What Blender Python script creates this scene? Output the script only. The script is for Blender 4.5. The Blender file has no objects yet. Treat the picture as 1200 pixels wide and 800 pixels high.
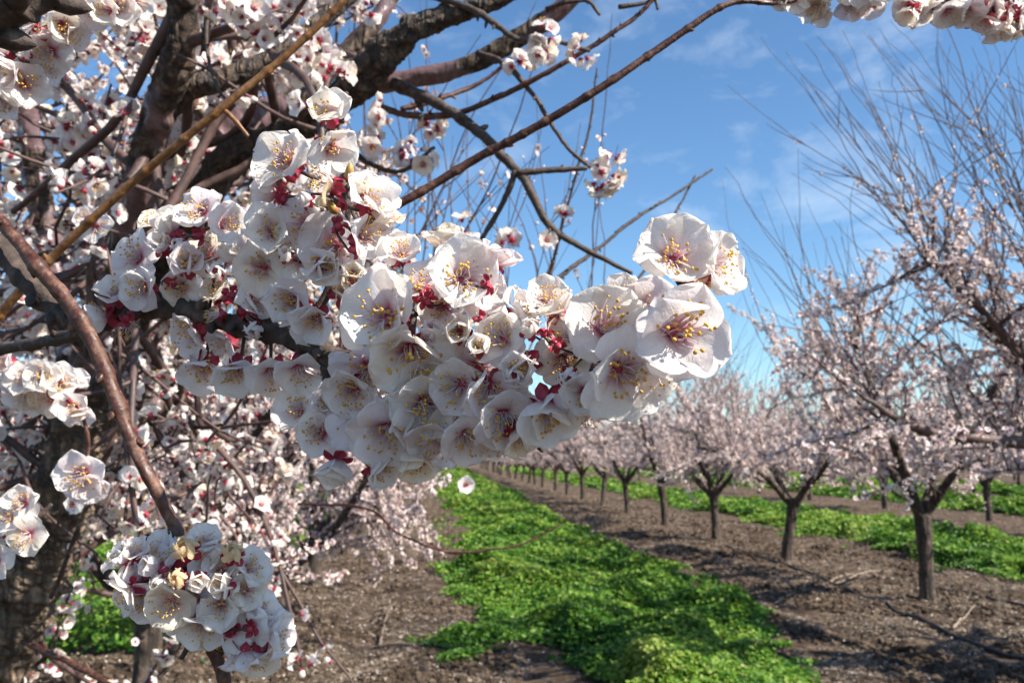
import bpy, math, random
import numpy as np
from mathutils import Vector

rng = np.random.default_rng(11)
D = bpy.data
SC = bpy.context.scene
COL = SC.collection
PI = math.pi

# ------------------------------------------------------------------ camera
F = 1000.0                      # focal length in photo pixels (1200 wide)
CAM = np.array([0.0, 0.0, 1.5])
YAW, PITCH = math.radians(5.1), math.radians(7.58)
fw = np.array([math.sin(YAW)*math.cos(PITCH), math.cos(YAW)*math.cos(PITCH), math.sin(PITCH)])
rt = np.array([math.cos(YAW), -math.sin(YAW), 0.0])
up = np.cross(rt, fw)

def at(px, py, z):
    return CAM + z*(fw + (px-600)/F*rt + (400-py)/F*up)

def cdir(x, y, z):              # camera-space direction (right, up, toward the camera) to world
    v = x*rt + y*up - z*fw
    return v/np.linalg.norm(v)

def proj(p):
    d = p-CAM
    z = d@fw
    return 600+F*(d@rt)/z, 400-F*(d@up)/z, z

cd = D.cameras.new('camera'); cam = D.objects.new('camera', cd); COL.objects.link(cam)
cam.location = CAM
from mathutils import Matrix
cam.rotation_euler = Matrix(((rt[0], up[0], -fw[0]), (rt[1], up[1], -fw[1]), (rt[2], up[2], -fw[2]))).to_euler()
cd.sensor_width = 36; cd.lens = 30; cd.clip_start = 0.02; cd.clip_end = 2000
cd.dof.use_dof = True; cd.dof.focus_distance = 0.33; cd.dof.aperture_fstop = 27
SC.camera = cam

# ------------------------------------------------------------------ materials
def nt(name):
    m = D.materials.new(name); m.use_nodes = True
    n = m.node_tree; n.nodes.clear()
    return m, n.nodes, n.links

def ramp(N, stops, interp='LINEAR'):
    r = N.new('ShaderNodeValToRGB'); e = r.color_ramp.elements
    r.color_ramp.interpolation = interp
    e[0].position = stops[0][0]; e[0].color = (*stops[0][1], 1)
    e[1].position = stops[-1][0]; e[1].color = (*stops[-1][1], 1)
    for p, c in stops[1:-1]:
        x = e.new(p); x.color = (*c, 1)
    return r

def petal_mat(name, base, tip, cream=False, trans=0.5, veins=True):
    m, N, L = nt(name)
    out = N.new('ShaderNodeOutputMaterial')
    at_ = N.new('ShaderNodeAttribute'); at_.attribute_name = 'pc'
    sp = N.new('ShaderNodeSeparateXYZ'); L.new(at_.outputs['Vector'], sp.inputs[0])
    r = ramp(N, [(0, base), (0.10, tuple(0.6*a+0.4*b for a, b in zip(base, tip))), (0.26, tuple(0.12*a+0.88*b for a, b in zip(base, tip))), (0.5, tip), (1, tip)])
    L.new(sp.outputs['X'], r.inputs[0])
    # each flower a little pinker or creamier than the next
    r2 = ramp(N, [(0, (0.98, 0.93, 0.95)), (0.35, (1, 0.99, 0.985)), (0.75, (1, 0.985, 0.96)), (1, (1, 0.93, 0.80))])
    L.new(sp.outputs['Z'], r2.inputs[0])
    mx = N.new('ShaderNodeMix'); mx.data_type = 'RGBA'; mx.blend_type = 'MULTIPLY'; mx.inputs[0].default_value = 1
    L.new(r.outputs[0], mx.inputs[6]); L.new(r2.outputs[0], mx.inputs[7])
    col = mx.outputs[2]
    if veins:
        to_ = N.new('ShaderNodeTexCoord'); bn = N.new('ShaderNodeTexNoise'); bn.inputs['Scale'].default_value = 210; bn.inputs['Detail'].default_value = 3; L.new(to_.outputs['Object'], bn.inputs['Vector'])
        e1 = N.new('ShaderNodeMapRange'); e1.inputs[1].default_value = .80; e1.inputs[2].default_value = 1.0; L.new(sp.outputs['X'], e1.inputs[0])
        e2 = N.new('ShaderNodeMapRange'); e2.inputs[1].default_value = .54; e2.inputs[2].default_value = .68; e2.inputs[4].default_value = .5; L.new(bn.outputs[0], e2.inputs[0])
        em = N.new('ShaderNodeMath'); em.operation = 'MULTIPLY'; L.new(e1.outputs[0], em.inputs[0]); L.new(e2.outputs[0], em.inputs[1])
        me_ = N.new('ShaderNodeMix'); me_.data_type = 'RGBA'; L.new(em.outputs[0], me_.inputs[0]); L.new(col, me_.inputs[6]); me_.inputs[7].default_value = (.78, .60, .42, 1); col = me_.outputs[2]
        vc = N.new('ShaderNodeCombineXYZ'); va_ = N.new('ShaderNodeMath'); va_.operation = 'MULTIPLY'; va_.inputs[1].default_value = 2.2; vb_ = N.new('ShaderNodeMath'); vb_.operation = 'MULTIPLY'; vb_.inputs[1].default_value = 13
        L.new(sp.outputs['X'], va_.inputs[0]); L.new(sp.outputs['Y'], vb_.inputs[0]); L.new(va_.outputs[0], vc.inputs[0]); L.new(vb_.outputs[0], vc.inputs[1]); L.new(sp.outputs['Z'], vc.inputs[2])
        vn = N.new('ShaderNodeTexNoise'); vn.inputs['Scale'].default_value = 2; vn.inputs['Detail'].default_value = 3; L.new(vc.outputs[0], vn.inputs['Vector'])
        vr = ramp(N, [(.36, (.90, .86, .86)), (.50, (1, 1, 1))]); L.new(vn.outputs[0], vr.inputs[0])
        vm = N.new('ShaderNodeMix'); vm.data_type = 'RGBA'; vm.blend_type = 'MULTIPLY'; vm.inputs[0].default_value = .35; L.new(col, vm.inputs[6]); L.new(vr.outputs[0], vm.inputs[7]); col = vm.outputs[2]
    p = N.new('ShaderNodeBsdfPrincipled'); p.inputs['Roughness'].default_value = 0.5
    p.inputs['Specular IOR Level'].default_value = 0.3
    t = N.new('ShaderNodeBsdfTranslucent')
    L.new(col, p.inputs['Base Color']); L.new(col, t.inputs['Color'])
    if veins:
        cm = N.new('ShaderNodeCombineXYZ')
        ma = N.new('ShaderNodeMath'); ma.operation = 'MULTIPLY'; ma.inputs[1].default_value = 1.6; L.new(sp.outputs['X'], ma.inputs[0])
        mb = N.new('ShaderNodeMath'); mb.operation = 'MULTIPLY'; mb.inputs[1].default_value = 9; L.new(sp.outputs['Y'], mb.inputs[0])
        L.new(ma.outputs[0], cm.inputs[0]); L.new(mb.outputs[0], cm.inputs[1]); L.new(sp.outputs['Z'], cm.inputs[2])
        no = N.new('ShaderNodeTexNoise'); no.inputs['Scale'].default_value = 1.6; no.inputs['Detail'].default_value = 4
        L.new(cm.outputs[0], no.inputs['Vector'])
        bu = N.new('ShaderNodeBump'); bu.inputs['Strength'].default_value = 0.4; bu.inputs['Distance'].default_value = 0.0008
        cn = N.new('ShaderNodeTexNoise'); cn.inputs['Scale'].default_value = 330; cn.inputs['Detail'].default_value = 3; cn.inputs['Distortion'].default_value = 1.2
        to = N.new('ShaderNodeTexCoord'); L.new(to.outputs['Object'], cn.inputs['Vector'])
        cs = N.new('ShaderNodeMath'); cs.operation = 'MULTIPLY_ADD'; cs.inputs[1].default_value = 1.3; L.new(cn.outputs[0], cs.inputs[0]); L.new(no.outputs[0], cs.inputs[2])
        L.new(cs.outputs[0], bu.inputs['Height']); L.new(bu.outputs[0], p.inputs['Normal']); L.new(bu.outputs[0], t.inputs['Normal'])
    s = N.new('ShaderNodeMixShader'); s.inputs[0].default_value = trans
    L.new(p.outputs[0], s.inputs[1]); L.new(t.outputs[0], s.inputs[2]); L.new(s.outputs[0], out.inputs[0])
    return m

def plain(name, c, rough=0.5, c2=None, scale=200, trans=0.0, bump=0.0, spec=0.4):
    m, N, L = nt(name)
    out = N.new('ShaderNodeOutputMaterial')
    p = N.new('ShaderNodeBsdfPrincipled'); p.inputs['Roughness'].default_value = rough
    p.inputs['Specular IOR Level'].default_value = spec
    p.inputs['Base Color'].default_value = (*c, 1)
    tc = N.new('ShaderNodeTexCoord')
    no = N.new('ShaderNodeTexNoise'); no.inputs['Scale'].default_value = scale; no.inputs['Detail'].default_value = 3
    L.new(tc.outputs['Object'], no.inputs['Vector'])
    r = ramp(N, [(0.35, c), (0.65, c2 or c)]); L.new(no.outputs[0], r.inputs[0]); L.new(r.outputs[0], p.inputs['Base Color'])
    if bump:
        bu = N.new('ShaderNodeBump'); bu.inputs['Strength'].default_value = 0.6; bu.inputs['Distance'].default_value = bump
        L.new(no.outputs[0], bu.inputs['Height']); L.new(bu.outputs[0], p.inputs['Normal'])
    if trans:
        t = N.new('ShaderNodeBsdfTranslucent'); L.new(r.outputs[0], t.inputs['Color'])
        s = N.new('ShaderNodeMixShader'); s.inputs[0].default_value = trans
        L.new(p.outputs[0], s.inputs[1]); L.new(t.outputs[0], s.inputs[2]); L.new(s.outputs[0], out.inputs[0])
    else:
        L.new(p.outputs[0], out.inputs[0])
    return m

def bark(name, dark, mid, light, scale, rough=(0.45, 0.9), bump=0.002, ring=60.0, ringamt=0.4, smooth=None, crack=0):
    m, N, L = nt(name)
    out = N.new('ShaderNodeOutputMaterial')
    p = N.new('ShaderNodeBsdfPrincipled')
    tc = N.new('ShaderNodeTexCoord')
    no = N.new('ShaderNodeTexNoise'); no.inputs['Scale'].default_value = scale; no.inputs['Detail'].default_value = 8; no.inputs['Roughness'].default_value = 0.65
    L.new(tc.outputs['Object'], no.inputs['Vector'])
    r = ramp(N, [(0.3, dark), (0.5, mid), (0.72, light)]); L.new(no.outputs[0], r.inputs[0])
    # lenticel rings across the bark
    at_ = N.new('ShaderNodeAttribute'); at_.attribute_name = 'pc'
    sp = N.new('ShaderNodeSeparateXYZ'); L.new(at_.outputs['Vector'], sp.inputs[0])
    sn = N.new('ShaderNodeMath'); sn.operation = 'SINE'
    k = N.new('ShaderNodeMath'); k.operation = 'MULTIPLY'; k.inputs[1].default_value = 2*PI; L.new(sp.outputs['X'], k.inputs[0]); L.new(k.outputs[0], sn.inputs[0])
    co = N.new('ShaderNodeMath'); co.operation = 'COSINE'; L.new(k.outputs[0], co.inputs[0])
    ln = N.new('ShaderNodeMath'); ln.operation = 'MULTIPLY'; ln.inputs[1].default_value = ring; L.new(sp.outputs['Y'], ln.inputs[0])
    cm = N.new('ShaderNodeCombineXYZ'); L.new(sn.outputs[0], cm.inputs[0]); L.new(co.outputs[0], cm.inputs[1]); L.new(ln.outputs[0], cm.inputs[2])
    n2 = N.new('ShaderNodeTexNoise'); n2.inputs['Scale'].default_value = 1.3; n2.inputs['Detail'].default_value = 3; L.new(cm.outputs[0], n2.inputs['Vector'])
    r2 = ramp(N, [(0.45, (0.7, 0.7, 0.7)), (0.62, (1.25, 1.2, 1.2))]); L.new(n2.outputs[0], r2.inputs[0])
    mx = N.new('ShaderNodeMix'); mx.data_type = 'RGBA'; mx.blend_type = 'MULTIPLY'; mx.inputs[0].default_value = ringamt
    L.new(r.outputs[0], mx.inputs[6]); L.new(r2.outputs[0], mx.inputs[7])
    col = mx.outputs[2]
    ad = N.new('ShaderNodeMath'); ad.operation = 'MULTIPLY_ADD'; ad.inputs[1].default_value = ringamt*0.6
    L.new(n2.outputs[0], ad.inputs[0]); L.new(no.outputs[0], ad.inputs[2])
    bu = N.new('ShaderNodeBump'); bu.inputs['Distance'].default_value = bump; bu.inputs['Strength'].default_value = 0.9
    L.new(ad.outputs[0], bu.inputs['Height']); L.new(bu.outputs[0], p.inputs['Normal'])
    if crack:
        mpc = N.new('ShaderNodeMapping'); mpc.inputs['Scale'].default_value = (1, 1, .22); L.new(tc.outputs['Object'], mpc.inputs[0])
        nd = N.new('ShaderNodeTexNoise'); nd.inputs['Scale'].default_value = crack*.6; nd.inputs['Detail'].default_value = 5; L.new(mpc.outputs[0], nd.inputs['Vector'])
        va = N.new('ShaderNodeVectorMath'); va.operation = 'MULTIPLY_ADD'; va.inputs[1].default_value = (.05, .05, .05); L.new(nd.outputs['Color'], va.inputs[0]); L.new(mpc.outputs[0], va.inputs[2])
        vo = N.new('ShaderNodeTexVoronoi'); vo.feature = 'DISTANCE_TO_EDGE'; vo.inputs['Scale'].default_value = crack; L.new(va.outputs[0], vo.inputs['Vector'])
        rc = ramp(N, [(0, (.38, .34, .31)), (.14, (.9, .88, .85)), (.3, (1.15, 1.1, 1.05))]); L.new(vo.outputs['Distance'], rc.inputs[0])
        mc = N.new('ShaderNodeMix'); mc.data_type = 'RGBA'; mc.blend_type = 'MULTIPLY'; mc.inputs[0].default_value = .9; L.new(col, mc.inputs[6]); L.new(rc.outputs[0], mc.inputs[7]); col = mc.outputs[2]
        mh = N.new('ShaderNodeMath'); mh.operation = 'MINIMUM'; mh.inputs[1].default_value = .25; L.new(vo.outputs['Distance'], mh.inputs[0])
        ah = N.new('ShaderNodeMath'); ah.operation = 'MULTIPLY_ADD'; ah.inputs[1].default_value = 3.0; L.new(mh.outputs[0], ah.inputs[0]); L.new(ad.outputs[0], ah.inputs[2]); L.new(ah.outputs[0], bu.inputs['Height'])
    mr = N.new('ShaderNodeMapRange'); mr.inputs[3].default_value = rough[0]; mr.inputs[4].default_value = rough[1]
    mr.inputs[1].default_value = 0.4; mr.inputs[2].default_value = 0.6
    if smooth:      # patches of smooth purple-silver young bark among the rough old bark
        n3 = N.new('ShaderNodeTexNoise'); n3.inputs['Scale'].default_value = 9; n3.inputs['Detail'].default_value = 4
        L.new(tc.outputs['Object'], n3.inputs['Vector'])
        m3 = N.new('ShaderNodeMapRange'); m3.inputs[1].default_value = 0.47; m3.inputs[2].default_value = 0.55; L.new(n3.outputs[0], m3.inputs[0])
        mx3 = N.new('ShaderNodeMix'); mx3.data_type = 'RGBA'; L.new(m3.outputs[0], mx3.inputs[0])
        mx4 = N.new('ShaderNodeMix'); mx4.data_type = 'RGBA'; mx4.blend_type = 'MULTIPLY'; mx4.inputs[0].default_value = 0.55; mx4.inputs[6].default_value = (*smooth, 1); L.new(r2.outputs[0], mx4.inputs[7])
        L.new(mx4.outputs[2], mx3.inputs[6]); L.new(col, mx3.inputs[7]); col = mx3.outputs[2]
        L.new(m3.outputs[0], mr.inputs[0]); mr.inputs[1].default_value = 0; mr.inputs[2].default_value = 1
        ms = N.new('ShaderNodeMath'); ms.operation = 'MULTIPLY_ADD'; ms.inputs[1].default_value = 0.85; ms.inputs[2].default_value = 0.15
        L.new(m3.outputs[0], ms.inputs[0]); L.new(ms.outputs[0], bu.inputs['Strength'])
    else:
        L.new(no.outputs[0], mr.inputs[0])
    L.new(mr.outputs[0], p.inputs['Roughness']); L.new(col, p.inputs['Base Color'])
    L.new(p.outputs[0], out.inputs[0])
    return m

M = {}
M['petal'] = petal_mat('petal', (0.55, 0.07, 0.16), (0.93, 0.905, 0.885))
M['petal_cream'] = petal_mat('petal_cream', (0.70, 0.45, 0.30), (0.86, 0.74, 0.55))
M['petal_far'] = petal_mat('petal_far', (0.50, 0.07, 0.14), (0.89, 0.83, 0.825), veins=False, trans=0.35)
M['calyx'] = plain('calyx', (0.27, 0.014, 0.042), 0.42, (0.50, 0.06, 0.095), 220, trans=0.25, bump=0.0004)
M['heart'] = plain('heart', (0.42, 0.02, 0.08), 0.5, (0.55, 0.10, 0.14), 500)
M['filament'] = plain('filament', (0.85, 0.78, 0.76), 0.5, (0.84, 0.70, 0.70), 300, trans=0.3)
M['anther'] = plain('anther', (0.72, 0.42, 0.06), 0.7, (0.50, 0.27, 0.04), 300, bump=0.0003)
M['bud_scale'] = plain('bud_scale', (0.35, 0.30, 0.07), 0.5, (0.38, 0.12, 0.04), 260, bump=0.0006)
M['twig'] = bark('twig_bark', (0.035, 0.012, 0.008), (0.080, 0.027, 0.015), (0.20, 0.11, 0.075), 130, (0.36, 0.7), 0.0006, 420, 1.0)
M['twig_pale'] = bark('twig_bark_ochre', (0.11, 0.045, 0.014), (0.21, 0.095, 0.030), (0.30, 0.16, 0.07), 90, (0.35, 0.6), 0.0007, 200, 0.7)
M['spur'] = bark('spur_bark', (0.018, 0.013, 0.010), (0.055, 0.036, 0.028), (0.16, 0.12, 0.10), 110, (0.6, 0.9), 0.0022, 160, 0.6)
M['limb'] = bark('limb_bark', (0.016, 0.011, 0.008), (0.075, 0.052, 0.038), (0.25, 0.19, 0.14), 60, (0.27, 0.92), 0.006, 90, 0.9, smooth=(0.15, 0.095, 0.10), crack=42)
M['trunk'] = bark('trunk_bark', (0.035, 0.025, 0.018), (0.16, 0.115, 0.080), (0.36, 0.28, 0.20), 34, (0.7, 0.95), 0.010, 25, 0.5, crack=44)
M['rough_limb'] = bark('rough_limb_bark', (0.014, 0.010, 0.007), (0.075, 0.052, 0.038), (0.26, 0.195, 0.14), 55, (0.55, 0.95), 0.010, 70, 0.7, crack=55)
M['far_trunk'] = bark('row_trunk_bark', (0.016, 0.011, 0.009), (0.065, 0.047, 0.036), (0.18, 0.135, 0.105), 22, (0.75, 0.95), 0.015, 25, 0.5, crack=14)
M['far_twig'] = bark('young_bark', (0.026, 0.014, 0.012), (0.080, 0.045, 0.040), (0.16, 0.095, 0.08), 40, (0.5, 0.8), 0.001, 60, 0.5)

# ------------------------------------------------------------------ mesh helpers
def mesh(name, V, Fs, mats, pc=None, midx=None, smooth=True):
    """V (n,3); Fs list of (k,m) int arrays, one per face size; midx one array per entry."""
    me = D.meshes.new(name)
    V = np.asarray(V, np.float32)
    me.vertices.add(len(V)); me.vertices.foreach_set('co', V.ravel())
    Fs = [np.asarray(f, np.int32) for f in Fs]
    keep = [i for i, f in enumerate(Fs) if len(f)]
    Fs2 = [Fs[i] for i in keep]
    idx = np.concatenate([f.ravel() for f in Fs2]); tot = np.concatenate([np.full(len(f), f.shape[1], np.int32) for f in Fs2])
    st = np.concatenate([[0], np.cumsum(tot)[:-1]]).astype(np.int32)
    me.loops.add(len(idx)); me.loops.foreach_set('vertex_index', idx)
    me.polygons.add(len(tot)); me.polygons.foreach_set('loop_start', st)
    if midx is not None:
        mi = np.concatenate([np.asarray(midx[i], np.int32) for i in keep])
        me.polygons.foreach_set('material_index', mi)
    me.polygons.foreach_set('use_smooth', np.full(len(tot), smooth))
    me.update(calc_edges=True)
    if pc is not None:
        a = me.attributes.new('pc', 'FLOAT_VECTOR', 'POINT'); a.data.foreach_set('vector', np.asarray(pc, np.float32).ravel())
    for m in mats: me.materials.append(m)
    return me

class Geo:
    """collects geometry pieces into one mesh"""
    def __init__(s): s.V = []; s.P = []; s.F = {3: [], 4: []}; s.M = {3: [], 4: []}; s.n = 0
    def add(s, V, Fs, pc=None, mi=0):
        V = np.asarray(V, float)
        s.V.append(V); s.P.append(np.zeros((len(V), 3)) if pc is None else np.asarray(pc, float))
        for f in Fs:
            f = np.asarray(f, int)
            if len(f):
                k = f.shape[1]; s.F[k].append(f+s.n)
                s.M[k].append(mi[k] if isinstance(mi, dict) else np.full(len(f), mi))
        s.n += len(V)
    def merged(s):
        V = np.concatenate(s.V); P = np.concatenate(s.P)
        Fs = []; Ms = []
        for k in (3, 4):
            if s.F[k]: Fs.append(np.concatenate(s.F[k])); Ms.append(np.concatenate(s.M[k]))
        return V, P, Fs, Ms
    def build(s, name, mats, parent=None, loc=(0, 0, 0), smooth=True):
        V, P, Fs, Ms = s.merged()
        me = mesh(name, V-np.asarray(loc), Fs, mats, P, Ms, smooth)
        return link(name, me, parent, loc)

WL = {}
def link(name, me, parent=None, loc=(0, 0, 0)):
    o = D.objects.new(name, me); COL.objects.link(o)
    loc = np.asarray(loc, float)
    WL[o.name] = loc
    if parent is not None:
        o.parent = parent; o.location = loc-WL[parent.name]
    else:
        o.location = loc
    return o

def empty(name, loc, label, cat, group=None):
    o = link(name, None, None, loc); o.empty_display_size = 0.1
    tag(o, label, cat, group)
    return o

def tag(o, label=None, cat=None, group=None, kind=None):
    if label: o['label'] = label
    if cat: o['category'] = cat
    if group: o['group'] = group
    if kind: o['kind'] = kind
    return o

def catmull(P, n):
    P = np.asarray(P, float)
    if len(P) == 2: t = np.linspace(0, 1, n)[:, None]; return P[0]*(1-t)+P[1]*t
    Q = np.vstack([2*P[0]-P[1], P, 2*P[-1]-P[-2]])
    m = len(P)-1
    T = np.linspace(0, m, n); i = np.minimum(T.astype(int), m-1); t = (T-i)[:, None]
    p0, p1, p2, p3 = Q[i], Q[i+1], Q[i+2], Q[i+3]
    return 0.5*((2*p1)+(-p0+p2)*t+(2*p0-5*p1+4*p2-p3)*t*t+(-p0+3*p1-3*p2+p3)*t**3)

def tube(P, R, sides=8, cap=True, knob=0.0, seed=0, lumps=0.0):
    """tapered tube along polyline P with radii R; knob = relative radius noise"""
    P = np.asarray(P, float); n = len(P)
    R = np.broadcast_to(np.asarray(R, float), (n,)).copy()
    T = np.gradient(P, axis=0); T /= np.linalg.norm(T, axis=1)[:, None]+1e-12
    a = np.array([0, 0, 1.0]) if abs(T[0][2]) < 0.9 else np.array([1.0, 0, 0])
    u = np.cross(a, T[0]); u /= np.linalg.norm(u)
    U = np.empty((n, 3)); U[0] = u
    for i in range(1, n):
        u = u-T[i]*(u@T[i]); u /= np.linalg.norm(u)+1e-12; U[i] = u
    W = np.cross(T, U)
    th = np.arange(sides)/sides*2*PI
    r = np.random.default_rng(seed)
    RR = R[:, None]*np.ones(sides)
    if knob:
        k = r.normal(0, 1, (n, sides)); k = (k+np.roll(k, 1, 1)+np.roll(k, 1, 0))/1.7
        RR = RR*(1+knob*k)
    if lumps:
        l = r.normal(0, 1, (n//6+3, sides//4+1))
        l = np.repeat(np.repeat(l, 6, 0)[:n], 4, 1)[:, :sides]
        for _ in range(3): l = (l+np.roll(l, 1, 0)+np.roll(l, -1, 0)+np.roll(l, 1, 1)+np.roll(l, -1, 1))/5
        RR = RR*(1+lumps*l*0.9)
    V = P[:, None]+RR[..., None]*(np.cos(th)[None, :, None]*U[:, None]+np.sin(th)[None, :, None]*W[:, None])
    V = V.reshape(-1, 3)
    i = np.arange(n-1)[:, None]*sides; j = np.arange(sides)[None]; j2 = (j+1) % sides
    Fq = np.stack([i+j, i+j2, i+sides+j2, i+sides+j], -1).reshape(-1, 4)
    L = np.concatenate([[0], np.cumsum(np.linalg.norm(np.diff(P, axis=0), axis=1))])
    pc = np.stack([np.tile(np.arange(sides)/sides, n), np.repeat(L, sides), np.full(n*sides, (seed % 97)/97)], 1)
    Fs = [Fq]
    if cap:
        V = np.vstack([V, P[0]-T[0]*R[0]*0.3, P[-1]+T[-1]*R[-1]*0.6])
        pc = np.vstack([pc, pc[0], pc[-1]])
        a_, b_ = n*sides, n*sides+1
        jj = np.arange(sides)
        Fs.append(np.concatenate([np.stack([np.full(sides, a_), (jj+1) % sides, jj], 1),
                                  np.stack([np.full(sides, b_), (n-1)*sides+jj, (n-1)*sides+(jj+1) % sides], 1)]))
    return V, Fs, pc

def basis(n):
    n = n/np.linalg.norm(n)
    a = np.array([0, 0, 1.0]) if abs(n[2]) < 0.9 else np.array([1.0, 0, 0])
    x = np.cross(a, n); x /= np.linalg.norm(x)
    return np.stack([x, np.cross(n, x), n], 1)      # columns x, y, n

def rotz(a):
    c, s = math.cos(a), math.sin(a)
    return np.array([[c, -s, 0], [s, c, 0], [0, 0, 1.0]])

# ------------------------------------------------------------------ flower geometry (axis +Z, unit = metres)
def petal(r, L, W, phi0, phi1, nu=11, nv=11, ruffle=0.08, cupv=0.35, twist=0.0, rnd=0.5, r0=0.0016):
    u = 1-(1-np.linspace(0, 1, nu))**1.75
    v = np.linspace(-1, 1, nv)
    w = np.where(u < 0.5, W*(0.14+0.86*np.sin(np.clip(u/0.5, 0, 1)*PI/2)**1.1), W*np.clip(1-(np.clip(u-0.5, 0, 1)/0.5)**3.0, 0, 1)**0.55)
    w = np.maximum(w, W*0.12*(u > 0.98)+0.0001)
    uf = np.linspace(0, 1, 60)
    ph = phi0*(1-uf)**1.3+phi1*uf
    R = r0+np.concatenate([[0], np.cumsum(np.cos(ph[:-1]))])*L/59
    Z = np.concatenate([[0], np.cumsum(np.sin(ph[:-1]))])*L/59
    U, Vv = np.meshgrid(u, v, indexing='ij')
    # the tip bows back at the sides so the outline is round, with a faint notch
    Ue = np.clip(U-0.13*Vv**2*U*U-0.035*np.exp(-(Vv/0.22)**2)*U**6, 0, 1)
    r_ = np.interp(Ue, uf, R); z_ = np.interp(Ue, uf, Z); p_ = np.interp(Ue, uf, ph)
    Wd = w[:, None]
    lat = Wd*Vv
    nrm = cupv*W*Vv**2*np.sin(np.clip(U*1.2, 0, 1)*PI/2)*(Wd/W)
    for k in (1, 2, 3):
        nrm = nrm+ruffle*L*r.normal()*0.55/k*np.sin(k*Vv*2.1+r.uniform(0, 6))*U**2
        nrm = nrm+ruffle*L*r.normal()*0.35/k*np.sin(k*U*4+r.uniform(0, 6)+Vv*r.normal())*np.abs(Vv)**1.5
    nrm = nrm+ruffle*L*0.30*np.sin(Vv*r.uniform(5, 9)+r.uniform(0, 6))*U**4*np.sign(r.normal())
    nrm = nrm+r.uniform(-0.25, 0.35)*L*(U**5)*0.4
    nrm = nrm+twist*Wd*Vv
    x = r_-np.sin(p_)*nrm; z = z_+np.cos(p_)*nrm
    V = np.stack([x, lat, z], -1).reshape(-1, 3)
    i = np.arange(nu-1)[:, None]*nv; j = np.arange(nv-1)[None]
    Fq = np.stack([i+j, i+nv+j, i+nv+j+1, i+j+1], -1).reshape(-1, 4)
    pc = np.stack([U.ravel(), Vv.ravel(), np.full(U.size, rnd)], 1)
    return V, [Fq], pc

ico_v = np.array([[0, 0, 1], [1, 0, 0], [0, 1, 0], [-1, 0, 0], [0, -1, 0], [0, 0, -1]], float)
ico_f = np.array([[0, 1, 2], [0, 2, 3], [0, 3, 4], [0, 4, 1], [5, 2, 1], [5, 3, 2], [5, 4, 3], [5, 1, 4]])
def blob(c, rad, r=None):
    # rounded lump with 18 vertices
    th = np.arange(6)/6*2*PI
    V = [[0, 0, 1]]+[[0.8*math.cos(t), 0.8*math.sin(t), 0.55] for t in th]+[[0.9*math.cos(t+.5), 0.9*math.sin(t+.5), -0.45] for t in th]+[[0, 0, -1]]
    V = np.array(V)*rad
    T = [[0, 1+i, 1+(i+1) % 6] for i in range(6)]+[[13, 7+(i+1) % 6, 7+i] for i in range(6)]
    T += [[1+i, 7+i, 1+(i+1) % 6] for i in range(6)]+[[7+i, 7+(i+1) % 6, 1+(i+1) % 6] for i in range(6)]
    if r is not None: V = V@basis(r.normal(size=3)).T
    return V+c, [np.array(T)]

def make_stamens(r, s, L, n=26, spread=(6, 52), sides=4):
    g = Geo(); bias = r.normal(size=3)*.22; bias[2] = 0
    for i in range(n):
        a = r.uniform(0, 2*PI); b = math.radians(r.uniform(*spread)); l = L*r.uniform(0.42, 0.72)
        d = np.array([math.cos(a)*math.sin(b), math.sin(a)*math.sin(b), math.cos(b)])+bias; d /= np.linalg.norm(d)
        p0 = np.array([math.cos(a), math.sin(a), 0])*0.0016*s+np.array([0, 0, 0.0004])
        side = r.normal(size=3)*l*0.10
        P = catmull([p0, p0+d*l*0.5+side+np.array([0, 0, l*0.08]), p0+d*l], 6)
        V, Fs, pc = tube(P, np.linspace(0.00024, 0.00014, 6)*s, sides, cap=False, seed=i)
        g.add(V, Fs, pc, 0)
        V, Fs = blob(P[-1], 0.00064*s*np.array([1, 0.8, 1.2])*r.uniform(0.8, 1.2), r)
        g.add(V, Fs, None, 1)
    return g

def make_calyx(r, s, reflex=0.0, sep=True):
    """crimson cup with five sepals; opening at z=0, stalk end at z=-0.006*s"""
    g = Geo()
    P = np.array([[0, 0, -0.0062], [0, 0, -0.0055], [0, 0, -0.004], [0, 0, -0.002], [0, 0, -0.0004]])*s
    V, Fs, pc = tube(P, np.array([0.0010, 0.0018, 0.0028, 0.0031, 0.0030])*s, 12, cap=False)
    g.add(V, Fs, pc, 0)
    # inside of the cup
    th = np.arange(12)/12*2*PI
    V = np.vstack([np.stack([np.cos(th)*0.0031*s, np.sin(th)*0.0031*s, th*0-0.0004*s], 1), [[0, 0, 0.0004*s]]])
    g.add(V, [np.array([[i, (i+1) % 12, 12] for i in range(12)])], None, 1)
    if sep:
        for k in range(5):
            u = np.linspace(0, 1, 6); v = np.linspace(-1, 1, 5)
            U, Vv = np.meshgrid(u, v, indexing='ij')
            w = 0.0031*s*np.sqrt(np.clip(1-np.abs((U-0.5)/0.52)**2.6, 0.03, 1))
            ang = -reflex+r.normal()*0.25
            l = 0.0060*s*r.uniform(0.85, 1.1)
            rr = 0.0028*s+U*l*math.cos(ang)
            zz = -0.0008*s+U*l*math.sin(ang)+0.28*l*Vv**2-0.35*l*U*U*r.uniform(-.4, 1)
            V = np.stack([rr, w*Vv, zz], -1).reshape(-1, 3)@rotz(k*2*PI/5+PI/5+r.normal()*0.08).T
            i = np.arange(5)[:, None]*5; j = np.arange(4)[None]
            g.add(V, [np.stack([i+j, i+5+j, i+5+j+1, i+j+1], -1).reshape(-1, 4)], None, 0)
    return g

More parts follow.
